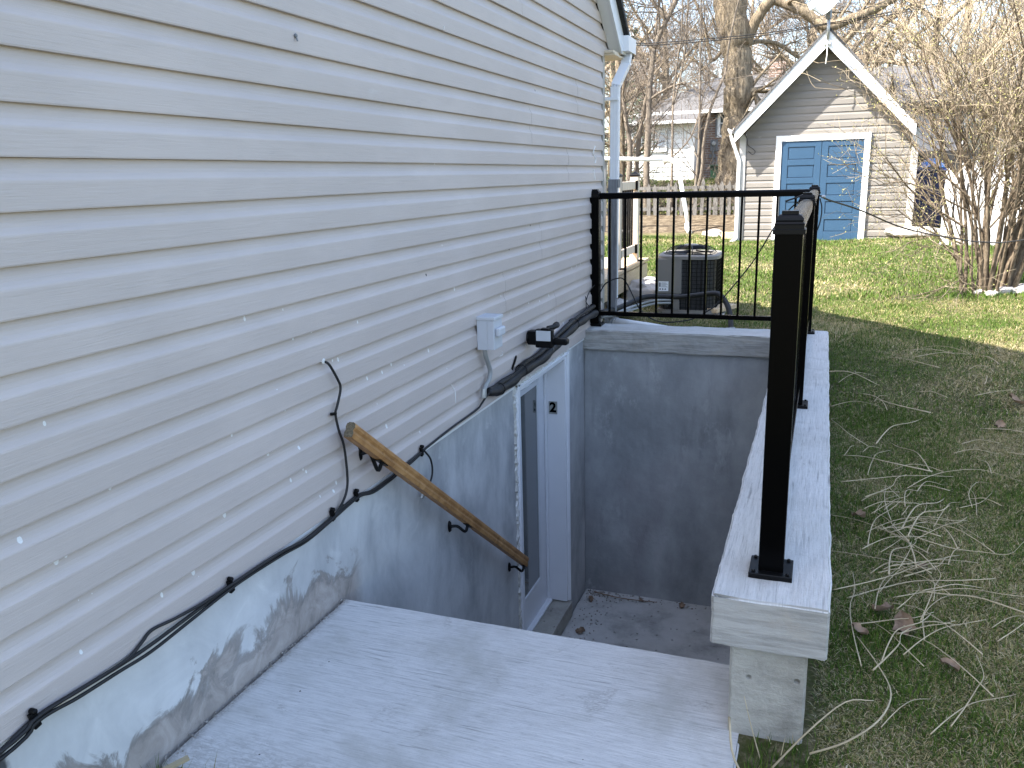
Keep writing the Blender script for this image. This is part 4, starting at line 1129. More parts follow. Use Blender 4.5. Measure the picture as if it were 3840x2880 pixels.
for x0, x1, sash in ((-3.96, -3.30, True), (-3.27, -2.98, False)):
    w = B()
    w.box(x0, x1, 26.97, 27.03, 1.86, 1.91); w.box(x0, x1, 26.97, 27.03, 2.46, 2.51)
    w.box(x0, x0 + .05, 26.975, 27.03, 1.91, 2.46); w.box(x1 - .05, x1, 26.975, 27.03, 1.91, 2.46)
    if sash:
        w.box((x0 + x1) / 2 - .02, (x0 + x1) / 2 + .02, 26.976, 27.03, 1.91, 2.46); w.box(x0 + .05, x1 - .05, 26.978, 27.03, 2.17, 2.20)
    wo = w.build('window', M_WHITEP, nh)
    B().box(x0 + .05, x1 - .05, 27.0, 27.02, 1.91, 2.46).build('pane', M_GLASS if sash else plain('pale_blind', (.62, .66, .72), .3), wo)
    if sash:
        for a, c in ((x0 + .05, x0 + .21), (x1 - .17, x1 - .10)):
            G = np.zeros((14, 2, 3))
            for i in range(14):
                G[i, 0] = (a + (c - a) * i / 13, 26.995 - .006 * (i % 2), 1.93); G[i, 1] = (a + (c - a) * i / 13, 26.995 - .006 * (i % 2), 2.45)
            B().grid(G).build('curtain', M_WHITEP, wo)
# low roof over the white part, main roof above
B().add([(-4.35, 26.75, 2.72), (-2.02, 26.75, 2.72), (-2.02, 28.05, 3.02), (-4.35, 28.05, 3.02), (-4.35, 26.75, 2.78), (-2.02, 26.75, 2.78), (-2.02, 28.05, 3.08), (-4.35, 28.05, 3.08)],
        {4: [(0, 3, 2, 1), (4, 5, 6, 7), (0, 1, 5, 4), (1, 2, 6, 5), (2, 3, 7, 6), (3, 0, 4, 7)]}).build('roof', M_ROOFGREY, nh)
B().box(-4.38, -1.99, 26.66, 26.745, 2.68, 2.78).build('gutter', M_WHITEP, nh, bevel=.01)
B().box(-2.10, 5, 28.3, 34, .7, 3.05).build('wall', M_BRICK, nh)
B().box(-4.15, -2.12, 28.1, 34, 2.6, 3.05).build('wall', M_WHITEP, nh)
B().add([(-4.4, 27.95, 3.08), (5.4, 27.95, 3.08), (4.2, 31.2, 4.40), (-2.0, 31.2, 4.40), (-4.4, 34.4, 3.08), (5.4, 34.4, 3.08), (-4.4, 27.95, 3.0), (5.4, 27.95, 3.0), (-4.4, 34.4, 3.0), (5.4, 34.4, 3.0)],
        {4: [(0, 1, 2, 3), (3, 2, 5, 4), (6, 7, 1, 0), (6, 8, 9, 7)], 3: [(0, 3, 4), (1, 5, 2)]}).build('roof', M_ROOFGREY, nh)
B().box(-4.4, 5.4, 27.84, 27.94, 3.02, 3.12).build('gutter', M_WHITEP, nh, bevel=.01)
ch = B().box(-.28, .26, 30.9, 31.4, 4.0, 4.92).build('chimney', M_BRICK, nh)
B().box(-.36, .34, 30.82, 31.48, 4.92, 5.0).build('chimney_cap', M_CONC, ch, bevel=.01)
B().lathe([(.11, 5.0), (.11, 5.16), (.16, 5.16), (.16, 5.2), (.10, 5.2), (.10, 5.27), (.16, 5.27), (.15, 5.31), (.02, 5.36)], (-.03, 31.15, 0), n=16).build('flue_cap', M_GALV, ch)
B().box(.35, .80, 30.5, 30.55, 4.08, 4.30).build('roof_vent', M_METERGREY, nh)
B().tubes([([(-.22, 29.6, 3.6), (-.22, 29.6, 3.98)], .035)], 8).build('vent_pipe', M_WHITEP, nh)
w = B(); w.box(-1.60, -.72, 28.22, 28.29, 2.28, 2.36); w.box(-1.60, -.72, 28.22, 28.29, 2.97, 3.04); w.box(-1.60, -1.50, 28.225, 28.29, 2.36, 2.97); w.box(-.82, -.72, 28.225, 28.29, 2.36, 2.97); w.box(-1.50, -.82, 28.23, 28.29, 2.70, 2.73)
wo = w.build('window', M_WHITEP, nh); B().box(-1.5, -.82, 28.26, 28.28, 2.36, 2.97).build('pane', M_GLASS, wo)
mt = B().box(-1.79, -1.56, 28.19, 28.295, 1.86, 2.22).build('meter_box', M_METERGREY, nh, bevel=.01)
B().lathe([(.07, 0), (.075, -.05), (.06, -.08), (.001, -.085)][::-1], (-1.675, 28.19, 2.10), 'Y', 16).build('meter_dial', M_GALV, mt)
mp = B().tubes([([(-1.62, 28.2, 2.3), (-1.62, 28.2, 2.98)], .03), ([(-1.70, 28.2, 1.86), (-1.70, 28.2, 1.05)], .035), ([(-1.58, 28.2, 1.7), (-1.58, 28.2, 1.2)], .025)], 8)
mp.box(-1.82, -1.62, 28.2, 28.29, 1.66, 1.78); mp.build('service_conduit', M_METERGREY, nh)
B().box(-2.18, -2.06, 28.18, 28.28, .9, 2.98).build('brick_corner_trim', plain('dark_trim', (.12, .11, .10), .6), nh)
gb = thing('wheeled_bin', 'dark green bin against the brick wing of the far bungalow', 'bin', (-1.45, 27.2, 1))
bin_body(-1.47, 27.2, float(ground_z(-1.47, 27.2)) - .02, .16, .42, M_BINGREEN, gb)
B().box(-1.66, -1.28, 27.0, 27.4, 1.38, 1.43).build('lid', M_BINGREEN, gb, bevel=.01)
tk = thing('propane_tank', 'small white and blue tank beside the dark green bin', 'tank', (-1.1, 25.6, .9))
zt = float(ground_z(-1.1, 25.6)) + .05
B().lathe([(.07, zt), (.125, zt + .03), (.13, zt + .12), (.13, zt + .24), (.10, zt + .30), (.04, zt + .33)], (-1.1, 25.6, 0), n=20).build('body', M_WHITEP, tk, smooth=True)
B().lathe([(.1315, zt + .06), (.1325, zt + .07), (.1325, zt + .16), (.1315, zt + .17)], (-1.1, 25.6, 0), n=20).build('blue_band', plain('band_blue', (.08, .20, .55), .4), tk, smooth=True)
B().lathe([(.085, zt + .31), (.085, zt + .40), (.075, zt + .40), (.075, zt + .31)], (-1.1, 25.6, 0), n=14).build('collar', M_WHITEP, tk)

# weathered picket fence in front of the neighbour
pf = thing('picket_fence', 'low weathered grey picket fence with uneven pickets along the rear garden bed', 'fence', (-1.2, 19.2, .3))
rp = random.Random(8)
for k in range(27):
    x = -3.9 + k * .148; y = 19.15 + .02 * rp.uniform(-1, 1); zb = float(ground_z(x, y)) - .03
    h = .80 + rp.uniform(-.10, .05); w = .043 + rp.uniform(-.006, .006); lean = rp.uniform(-.03, .03)
    if rp.random() < .07: continue
    V = []
    for yy in (y, y + .02): V += [(x - w, yy, zb), (x + w, yy, zb), (x + w + lean, yy, zb + h - .09), (x + lean, yy, zb + h), (x - w + lean, yy, zb + h - .09)]
    B().add(V, {5: [(0, 1, 2, 3, 4), (9, 8, 7, 6, 5)], 4: [(0, 5, 6, 1), (1, 6, 7, 2), (2, 7, 8, 3), (3, 8, 9, 4), (4, 9, 5, 0)]}).build('picket', M_FENCEOLD, pf)
for z in (.42, .88): B().bar((-4, 19.19, z), (.2, 19.19, z + .01), .03, .07).build('fence_rail', M_FENCEOLD, pf)

# raised white drain pipe that runs over the yard and drops to the bed
dp = thing('drain_pipe', 'white raised drain pipe with an elbow dropping to the garden bed', 'pipe', (-.6, 17.3, .1))
def W(px, py, y):
    return (px, y, py)
a0, a1, e1, g1 = (-4.6, 17.2, 1.66), (-1.30, 17.2, 1.475), (-1.02, 17.2, 1.36), (-.78, 17.2, .09)
B().tubes([([a0, (-2.5, 17.2, 1.53), a1], .042)], 12).build('pipe', M_WHITEP, dp, smooth=True)
el = spline([a1, (-1.17, 17.2, 1.462), (-1.06, 17.2, 1.40), e1, (-1.0, 17.2, 1.25)], 6)
B().tubes([(el, [.048 + (.006 if k % 2 else 0) for k in range(len(el))])], 12).build('elbow', M_WHITEP, dp)
B().tubes([([(-1.0, 17.2, 1.25), (-.83, 17.2, .42), (-.80, 17.2, .20)], .042)], 12).build('pipe', M_WHITEP, dp, smooth=True)
B().tubes([([(-.805, 17.2, .22), (-.79, 17.15, .12), (-.72, 17.0, .05)], [.05, .055, .05])], 12).build('spout', M_WHITEP, dp)
B().tubes([([(-2.55, 17.28, .0), (-2.52, 17.28, 1.50)], .03)], 8).build('prop', M_GREYWOOD, dp)

# stones edging the bed and the bush
for i, (x, y, s_) in enumerate(((-2.2, 17.0, .16), (-1.9, 17.05, .11), (-.25, 16.75, .2), (.05, 16.6, .12))):
    rock('rock', ['rounded pale stone at the left end of the garden bed', 'small stone beside the rounded pale stone in the bed', 'broad low stone between the bed and the shed', 'small stone next to the shed downspout'][i], (x, y, float(ground_z(x, y)) + .02), (s_, s_ * .8, s_ * .5), 20 + i)
tag(B().box(-.02, .25, 16.25, 16.45, -.03, .10).build('paver_block', M_LUMBER, base=(.1, 16.3, 0), bevel=.01), 'tan paver block on the ground beside the shed downspout', 'paver')
for i, (x, y, s_) in enumerate(((3.38, 9.30, .055), (3.52, 9.40, .085), (3.66, 9.42, .10), (3.30, 9.45, .05), (3.80, 9.55, .07), (3.45, 9.55, .05), (3.75, 9.32, .06))):
    rock('rock', ['round pebble at the front of the bush edging', 'wide pale stone in the bush edging', 'largest stone of the bush edging', 'small stone left of the bush stems', 'stone at the right end of the bush edging', 'small stone between the bush stems', 'smooth stone in front of the largest edging stone'][i],
         (x, y, float(ground_z(x, y)) + s_ * .25), (s_ * 1.25, s_ * .9, s_ * .6), 40 + i, group='stones edging the bush')
# ------------------------------------------------------------------ bare trees
def rnd_perp(d, rg):
    v = Vector((rg.gauss(0, 1), rg.gauss(0, 1), rg.gauss(0, 1))); v -= d * v.dot(d)
    return v.normalized() if v.length > 1e-4 else Vector((1, 0, 0))

def grow(thick, twigs, p, d, L, r, lev, rg, wob=.16, up=.06, kids=(5, 4, 4, 3), spread=(.5, 1.0), seg=5, rmin=.0022, limit=None):
    """one branch and everything on it; long thick pieces go to thick, the rest to twigs"""
    pts = [tuple(p)]; rad = [r]; dirs = [d]
    q = p.copy(); dd = d.copy()
    for i in range(seg):
        dd = (dd + rnd_perp(dd, rg) * rg.uniform(0, wob) + Vector((0, 0, up))).normalized()
        q = q + dd * (L / seg); pts.append(tuple(q)); dirs.append(dd.copy())
        rad.append(max(rmin * .7, r * (1 - .62 * (i + 1) / seg)))
    (thick if lev < 2 else twigs).append((pts, rad))
    if limit is not None and len(twigs) > limit: return
    if lev >= len(kids): return
    n = max(1, int(kids[lev] * rg.uniform(.75, 1.25) + .5))
    for k in range(n):
        t = rg.uniform(.22, 1.0) if k else 1.0
        x = t * seg; i = min(int(x), seg - 1); fr = x - i
        pp = Vector(pts[i]).lerp(Vector(pts[i + 1]), fr); rr_ = rad[i] + (rad[i + 1] - rad[i]) * fr
        a = rg.uniform(*spread); base = dirs[min(i + 1, seg)]
        nd = (base * math.cos(a) + rnd_perp(base, rg) * math.sin(a)).normalized()
        grow(thick, twigs, pp, nd, L * rg.uniform(.42, .72), max(rmin, rr_ * rg.uniform(.45, .72)), lev + 1, rg, wob * 1.15, up, kids, spread, max(3, seg - 1), rmin, limit)

def tree(name, label, trunk, limbs, seed, barkm, kids=(5, 5, 4, 3), group=None, twigr=.0035, limit=4000, nside=10, cat='tree'):
    """trunk and main limbs are drawn by hand (points, radii); branches grow from them"""
    rg = random.Random(seed)
    base = trunk[0][0]; base = (base[0], base[1], base[2])
    o = thing(name, label, cat, base, group)
    th, tw = [], []
    tl = []
    for pts, rads in [trunk] + limbs:
        sp = spline(pts, 5); rs = np.interp(np.linspace(0, len(rads) - 1, len(sp)), range(len(rads)), rads)
        jig = [tuple(Vector(p) + Vector((rg.gauss(0, 1), rg.gauss(0, 1), 0)) * (rr * .07)) for p, rr in zip(sp, rs)]
        tl.append((jig, [rr * rg.uniform(.95, 1.07) for rr in rs]))
    B().tubes(tl, nside).build('trunk', barkm, o, smooth=True)
    for pts, rs in tl[(1 if limbs else 0):] + ([tl[0]] if not limbs else []):
        n = len(pts)
        for i in range(n // 4, n, max(1, n // 9)):
            d = (Vector(pts[min(i + 1, n - 1)]) - Vector(pts[max(0, i - 1)])).normalized()
            a = rg.uniform(.5, 1.1); nd = (d * math.cos(a) + rnd_perp(d, rg) * math.sin(a)).normalized()
            grow(th, tw, Vector(pts[i]), nd, rg.uniform(.7, 1.5), max(.008, rs[i] * .38), 0, rg, .2, .05, kids, (.4, 1.0), 5, twigr, limit)
        d = (Vector(pts[-1]) - Vector(pts[-2])).normalized()
        grow(th, tw, Vector(pts[-1]), d, rg.uniform(1.4, 2.2), rs[-1] * .9, 0, rg, .2, .05, kids, (.4, 1.0), 6, twigr, limit)
    if th: stuff(B().tubes(th, 5, False).build('branches', barkm, o, smooth=True))
    if tw: stuff(B().tubes(tw, 3, False).build('twigs', M_TWIG, o))
    return o

g0 = lambda x, y: float(ground_z(x, y)) - .08
tree('tree', 'huge rough barked tree trunk rising behind the left edge of the shed roof',
     ([(-.36, 21, g0(-.36, 21)), (-.36, 21, 1.2), (-.36, 21, 1.9), (-.32, 21, 2.5), (-.28, 21, 3.05), (-.34, 21, 3.7), (-.40, 21, 4.3), (-.54, 21, 5.0), (-.70, 21.1, 6.2), (-.8, 21.2, 8.2)], [.40, .34, .30, .29, .33, .32, .34, .36, .27, .18]),
     [([(-.20, 21, 4.0), (-.02, 20.95, 4.38), (.20, 20.9, 4.72), (.40, 20.9, 4.93), (.60, 20.9, 4.86), (.95, 20.8, 4.68), (1.3, 20.8, 4.46), (1.62, 20.7, 4.25), (2.0, 20.7, 4.33), (2.6, 20.7, 4.55), (3.6, 20.6, 5.0)], [.15, .125, .12, .12, .11, .115, .12, .11, .10, .09, .06]),
      ([(-.10, 21, 4.05), (.15, 21.3, 4.12), (.55, 21.5, 4.05), (.95, 21.6, 3.78), (1.3, 21.6, 3.62)], [.06, .05, .045, .04, .025]),
      ([(-.5, 21, 4.2), (-.85, 21.2, 3.8), (-1.0, 21.3, 3.9), (-1.15, 21.3, 4.6), (-1.5, 21.3, 5.4)], [.05, .04, .04, .035, .025]),
      ([(-.45, 21, 4.9), (-.2, 21, 5.3), (.1, 20.9, 6.0), (.3, 20.8, 7.2)], [.16, .14, .12, .08]),
      ([(-.7, 21, 5.2), (-1.3, 20.8, 5.5), (-2.2, 20.6, 6.2)], [.12, .09, .06]),
      ([(-.15, 21, 3.05), (.05, 20.9, 3.0), (.12, 20.85, 2.88)], [.13, .11, .06])], 21, M_BARK, (5, 5, 4, 3), None, .0038, 5200, 14)
tree('tree', 'slim forked grey tree standing just right of the house downspout',
     ([(-2.13, 19.6, g0(-2.1, 19.6)), (-2.13, 19.6, 1.2), (-2.11, 19.6, 2.0), (-2.09, 19.6, 2.9), (-2.04, 19.6, 3.5), (-2.0, 19.6, 3.92)], [.082, .075, .070, .064, .056, .052]),
     [([(-2.0, 19.6, 3.92), (-1.87, 19.6, 4.2), (-1.73, 19.6, 4.48), (-1.56, 19.6, 4.8), (-1.4, 19.6, 5.4)], [.06, .058, .055, .05, .04]),
      ([(-1.73, 19.6, 4.48), (-1.9, 19.6, 4.7), (-2.1, 19.55, 5.0), (-2.3, 19.5, 5.6)], [.05, .045, .04, .03]),
      ([(-2.0, 19.6, 3.92), (-2.15, 19.5, 4.15), (-2.28, 19.5, 4.45), (-2.42, 19.5, 4.55)], [.03, .026, .022, .016]),
      ([(-2.05, 19.6, 2.85), (-1.85, 19.5, 2.95), (-1.45, 19.4, 3.1), (-1.2, 19.4, 3.1)], [.03, .026, .02, .012])], 5, M_BARK2, (5, 5, 4), None, .003, 2200, 10)
tree('tree', 'thin leaning tree in the clump behind the deck',
     ([(-2.40, 19.9, g0(-2.4, 19.9)), (-2.42, 19.9, 1.0), (-2.42, 19.9, 1.6), (-2.33, 19.9, 2.3), (-2.2, 19.9, 3.0), (-2.08, 19.9, 3.6), (-2.0, 19.9, 4.6)], [.07, .062, .055, .048, .042, .036, .025]), [], 6, M_BARK2, (5, 4, 4), None, .003, 1200, 9)
tree('tree', 'crooked tree with a pale knotted trunk in the clump behind the deck',
     ([(-2.55, 19.7, g0(-2.5, 19.7)), (-2.56, 19.7, 1.1), (-2.54, 19.7, 1.8), (-2.62, 19.7, 2.3), (-2.70, 19.7, 2.9), (-2.66, 19.7, 3.7), (-2.75, 19.7, 4.8)], [.075, .07, .058, .054, .048, .04, .025]), [], 7, M_BARK2, (5, 4, 4), None, .003, 1400, 9)
tree('tree', 'dark thick trunk hard against the house downspout, leftmost of the clump',
     ([(-2.85, 20.2, g0(-2.8, 20)), (-2.86, 20.2, 1.2), (-2.86, 20.2, 2.0), (-2.9, 20.2, 3.0), (-3.0, 20.2, 4.4), (-3.1, 20.2, 6)], [.11, .10, .088, .075, .06, .04]), [], 8, M_BARK, (5, 5, 4), None, .003, 1600, 10)
tree('sapling', 'slender dark double stemmed sapling in front of the white bungalow',
     ([(-1.50, 19.4, g0(-1.5, 19.4)), (-1.51, 19.4, 1.0), (-1.51, 19.4, 1.7), (-1.52, 19.4, 2.68)], [.032, .028, .025, .022]),
     [([(-1.52, 19.4, 2.68), (-1.47, 19.4, 3.3), (-1.42, 19.4, 3.7), (-1.36, 19.4, 4.2), (-1.36, 19.4, 5.2)], [.026, .024, .021, .018, .014]),
      ([(-1.52, 19.4, 2.68), (-1.40, 19.4, 3.1), (-1.29, 19.4, 3.75), (-1.25, 19.4, 4.5), (-1.2, 19.4, 5.4)], [.024, .022, .02, .017, .013]),
      ([(-1.7, 19.4, 1.4), (-1.2, 19.4, 1.85), (-.98, 19.4, 2.3), (-.9, 19.4, 2.7)], [.02, .016, .012, .008])], 9, M_BARK2, (4, 4, 3), None, .0026, 700, 7)
tree('sapling', 'tall straight sapling in front of the brick wing',
     ([(-.98, 19.3, g0(-1, 19.3)), (-.96, 19.3, .9), (-.92, 19.3, 1.5), (-.91, 19.3, 2.2), (-.92, 19.3, 3.0), (-.94, 19.3, 4.0), (-.96, 19.3, 5.4)], [.040, .035, .031, .027, .024, .020, .014]), [], 10, M_BARK2, (4, 4, 3), None, .0026, 800, 7)
tree('sapling', 'crooked forked sapling leaning right towards the big trunk',
     ([(-1.08, 19.5, g0(-1.1, 19.5)), (-1.02, 19.5, .6), (-.86, 19.5, 1.2), (-.84, 19.5, 1.8), (-.72, 19.5, 2.5), (-.58, 19.5, 2.9), (-.42, 19.5, 3.3), (-.36, 19.5, 3.9), (-.22, 19.5, 4.6), (.0, 19.5, 5.4)], [.05, .046, .040, .036, .032, .028, .025, .021, .017, .012]),
     [([(-.58, 19.5, 2.9), (-.75, 19.5, 3.05), (-.80, 19.5, 3.4), (-.9, 19.5, 4.0)], [.022, .02, .016, .012])], 12, M_BARK2, (4, 4, 3), None, .0026, 900, 8)

# larger crowns far behind, each with its own trunk
fr = random.Random(31)
far = [(-9.5, 33, 9), (-6.3, 30, 8), (-4.6, 37, 10), (-2.2, 41, 11), (.6, 39, 10), (2.6, 35, 9), (4.6, 31, 8.5), (6.4, 36, 10), (8.2, 30, 9), (1.9, 27.5, 7)]
for i, (x, y, h) in enumerate(far):
    zb = g0(x, y); rg = random.Random(100 + i); lean = rg.uniform(-.5, .5)
    tk_ = ([(x, y, zb), (x + lean * .3, y, zb + h * .2), (x + lean * .6, y, zb + h * .4), (x + lean, y, zb + h * .7)], [.20, .17, .14, .07])
    lb = []
    for k in range(9):
        t0 = rg.uniform(.16, .55); a = rg.uniform(0, 6.28); l = h * rg.uniform(.28, .45)
        p0 = Vector((x + lean * t0, y, zb + h * t0)); dv = Vector((math.cos(a), math.sin(a) * .7, rg.uniform(.35, 1.0))).normalized()
        lb.append(([tuple(p0), tuple(p0 + dv * l * .35 + Vector((0, 0, .1))), tuple(p0 + dv * l * .7), tuple(p0 + dv * l + Vector((0, 0, .25)))], [.085, .065, .05, .03]))
    o = tree('tree', ['bare tree far behind the house corner', 'bare spreading tree behind the conifer', 'bare tree over the white bungalow roof', 'tall bare tree over the middle of the bungalow roof', 'bare tree behind the brick chimney', 'bare tree behind the satellite dish',
                      'bare tree right of the shed roof', 'bare tree behind the top of the bush', 'bare tree at the far right behind the bush', 'bare tree close behind the shed'][i], tk_, lb, 200 + i, M_BARK, (6, 5, 4), 'bare trees beyond the houses', .006, 2600, 7)

# dark conifer behind the house corner
cn = thing('conifer', 'dark green conifer showing behind the house downspout', 'tree', (-4.1, 24.5, .6))
B().tubes([([(-4.1, 24.5, .6), (-4.1, 24.5, 3.5), (-4.1, 24.5, 7.5)], [.16, .11, .02])], 8).build('trunk', M_BARK, cn, smooth=True)
cr = random.Random(3); tris = []; brs = []
for k in range(150):
    h = cr.uniform(.9, 7.2); a = cr.uniform(0, 6.283); L = 1.35 * (1 - (h - .6) / 7.6) + .15
    p0 = Vector((-4.1, 24.5, h)); dv = Vector((math.cos(a), math.sin(a), -.12)); e = p0 + dv * L + Vector((0, 0, .12 * L))
    brs.append(([tuple(p0), tuple(p0.lerp(e, .5) - Vector((0, 0, .05))), tuple(e)], [.018, .012, .004]))
    for m in range(int(60 * L) + 10):
        t_ = cr.uniform(.2, 1.03); c = p0.lerp(e, t_) + Vector((cr.gauss(0, .07), cr.gauss(0, .07), cr.gauss(-.05, .06)))
        u = (dv + Vector((cr.gauss(0, .6), cr.gauss(0, .6), cr.gauss(-.1, .5)))).normalized() * .085; w_ = rnd_perp(u.normalized(), cr) * .016
        tris += [tuple(c - w_), tuple(c + w_), tuple(c + u)]
B().tubes(brs, 4, False).build('branches', M_BARK, cn)
stuff(B().add(tris, {3: np.arange(len(tris)).reshape(-1, 3)}).build('needles', M_NEEDLE, cn))

# far-off woods closing the view between the trunks
rg = random.Random(77); th, tw = [], []
for k in range(44):
    x = rg.uniform(-34, 34); y = rg.uniform(46, 64); h = rg.uniform(7, 12); p = Vector((x, y, .8))
    grow(th, tw, p, Vector((rg.uniform(-.1, .1), 0, 1)).normalized(), h * .55, .17, 0, rg, .14, .05, (9, 7, 6), (.4, .95), 5, .014, None)
b = B().tubes(th, 4, False); b.tubes(tw, 3, False)
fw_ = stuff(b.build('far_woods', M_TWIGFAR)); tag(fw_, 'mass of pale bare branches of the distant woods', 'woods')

# ------------------------------------------------------------------ big multi-stemmed bush
bs = thing('bush', 'big bare multi stemmed bush with tan twigs and opening green buds', 'bush', (3.35, 9.5, -.05))
rg = random.Random(19); allt, buds = [], []
stems = []
for k in range(50):
    a = rg.uniform(0, 6.283); r0 = rg.uniform(.02, .34)
    x, y = 3.44 + r0 * math.cos(a) * 1.0, 9.52 + r0 * math.sin(a) * .7
    out = Vector((math.cos(a) * r0 * 1.25 + rg.gauss(.10, .12), math.sin(a) * r0 * 1.2 + rg.gauss(0, .12), 1.0)).normalized()
    L = rg.uniform(1.5, 2.5); rad = rg.choice((.026, .022, .017, .014, .011)) * rg.uniform(.85, 1.2)
    th, tw = [], []
    pts = [(x, y, float(ground_z(x, y)) - .05)]; d = out.copy(); q = Vector(pts[0]); n = 8; rr_ = [rad]; dirs = [d]
    for i in range(n):
        d = (d + rnd_perp(d, rg) * rg.uniform(0, .13) + Vector((out.x * .06, out.y * .04, .02))).normalized()
        q = q + d * (L / n); pts.append(tuple(q)); rr_.append(rad * (1 - .55 * (i + 1) / n)); dirs.append(d)
    th.append((pts, rr_))
    for i in range(2, n + 1):
        for m in range(rg.choice((1, 1, 2, 2)) if i > 3 else rg.choice((0, 0, 1))):
            aa = rg.uniform(.3, .85); nd = (dirs[i] * math.cos(aa) + rnd_perp(dirs[i], rg) * math.sin(aa)).normalized()
            grow(th, tw, Vector(pts[i]), nd, rg.uniform(.45, 1.0), max(.005, rr_[i] * rg.uniform(.35, .6)), 1, rg, .2, .05, (0, 3, 3, 1), (.35, .9), 4, .0031, 900)
    B().tubes(th, 6, False).build('stem', M_BUSHSTEM, bs, smooth=True)
    allt += tw
# a few low branches that reach out to the left over the grass and up beside the shed
for (p0, p1, p2, r_) in (((3.1, 9.3, .45), (2.7, 9.15, .62), (2.45, 9.05, .80), .011), ((3.08, 9.35, .62), (2.6, 9.2, .95), (2.3, 9.0, 1.30), .012), ((3.1, 9.35, .5), (2.8, 9.1, .55), (2.55, 8.9, .50), .009),
                         ((3.1, 9.3, .9), (2.6, 9.2, 1.35), (2.3, 9.1, 1.75), .011), ((3.15, 9.4, .8), (2.75, 9.3, 1.5), (2.35, 9.2, 2.3), .013), ((3.15, 9.4, 1.1), (2.7, 9.3, 1.9), (2.4, 9.25, 2.9), .012),
                         ((3.2, 9.3, .05), (3.0, 9.0, .12), (2.85, 8.85, .06), .006), ((3.1, 9.35, .35), (2.9, 9.25, .45), (2.66, 9.15, .42), .007), ((3.15, 9.35, .75), (2.55, 9.1, 1.05), (2.25, 8.9, 1.05), .010)):
    th, tw = [], []
    sp = spline([p0, p1, p2], 5); rr_ = np.linspace(r_, r_ * .4, len(sp)); th.append((sp, rr_))
    for i in range(2, len(sp)):
        for m in range(1):
            d = (Vector(sp[min(i + 1, len(sp) - 1)]) - Vector(sp[i - 1])).normalized(); aa = rg.uniform(.3, 1.0); nd = (d * math.cos(aa) + rnd_perp(d, rg) * math.sin(aa)).normalized()
            grow(th, tw, Vector(sp[i]), nd, rg.uniform(.25, .55), .0045, 2, rg, .2, .06, (0, 0, 4, 3), (.4, 1.0), 4, .0018, 200)
    B().tubes(th, 6, False).build('stem', M_BUSHSTEM, bs, smooth=True)
    allt += tw
stuff(B().tubes(allt, 3, False).build('twigs', M_BUSHTWIG, bs))
tips = [t_[0][-1] for t_ in allt] + [t_[0][-2] for t_ in allt]
bt = []
for p in tips:
    if rg.random() < .42:
        p = Vector(p); u = Vector((rg.gauss(0, .5), rg.gauss(0, .5), 1)).normalized()
        for m in range(2):
            w_ = rnd_perp(u, rg); L = rg.uniform(.010, .022)
            bt += [tuple(p - w_ * L * .25), tuple(p + w_ * L * .3 + u * L * .3), tuple(p + u * L + w_ * L * .35)]
stuff(B().add(bt, {3: np.arange(len(bt)).reshape(-1, 3)}).build('buds', M_BUD, bs))

# ------------------------------------------------------------------ grass
def vnoise(x, y, s, seed=0):
    """value noise on arrays"""
    x = np.asarray(x) * s + seed * 17.3; y = np.asarray(y) * s + seed * 9.1
    i = np.floor(x).astype(int); j = np.floor(y).astype(int); fx = x - i; fy = y - j
    def h(a, b):
        n = (a * 374761393 + b * 668265263 + seed * 974711) & 0x7fffffff
        n = ((n ^ (n >> 13)) * 1274126177) & 0x7fffffff
        return (n & 0xffff) / 65535.0
    ux = fx * fx * (3 - 2 * fx); uy = fy * fy * (3 - 2 * fy)
    return (h(i, j) * (1 - ux) + h(i + 1, j) * ux) * (1 - uy) + (h(i, j + 1) * (1 - ux) + h(i + 1, j + 1) * ux) * uy

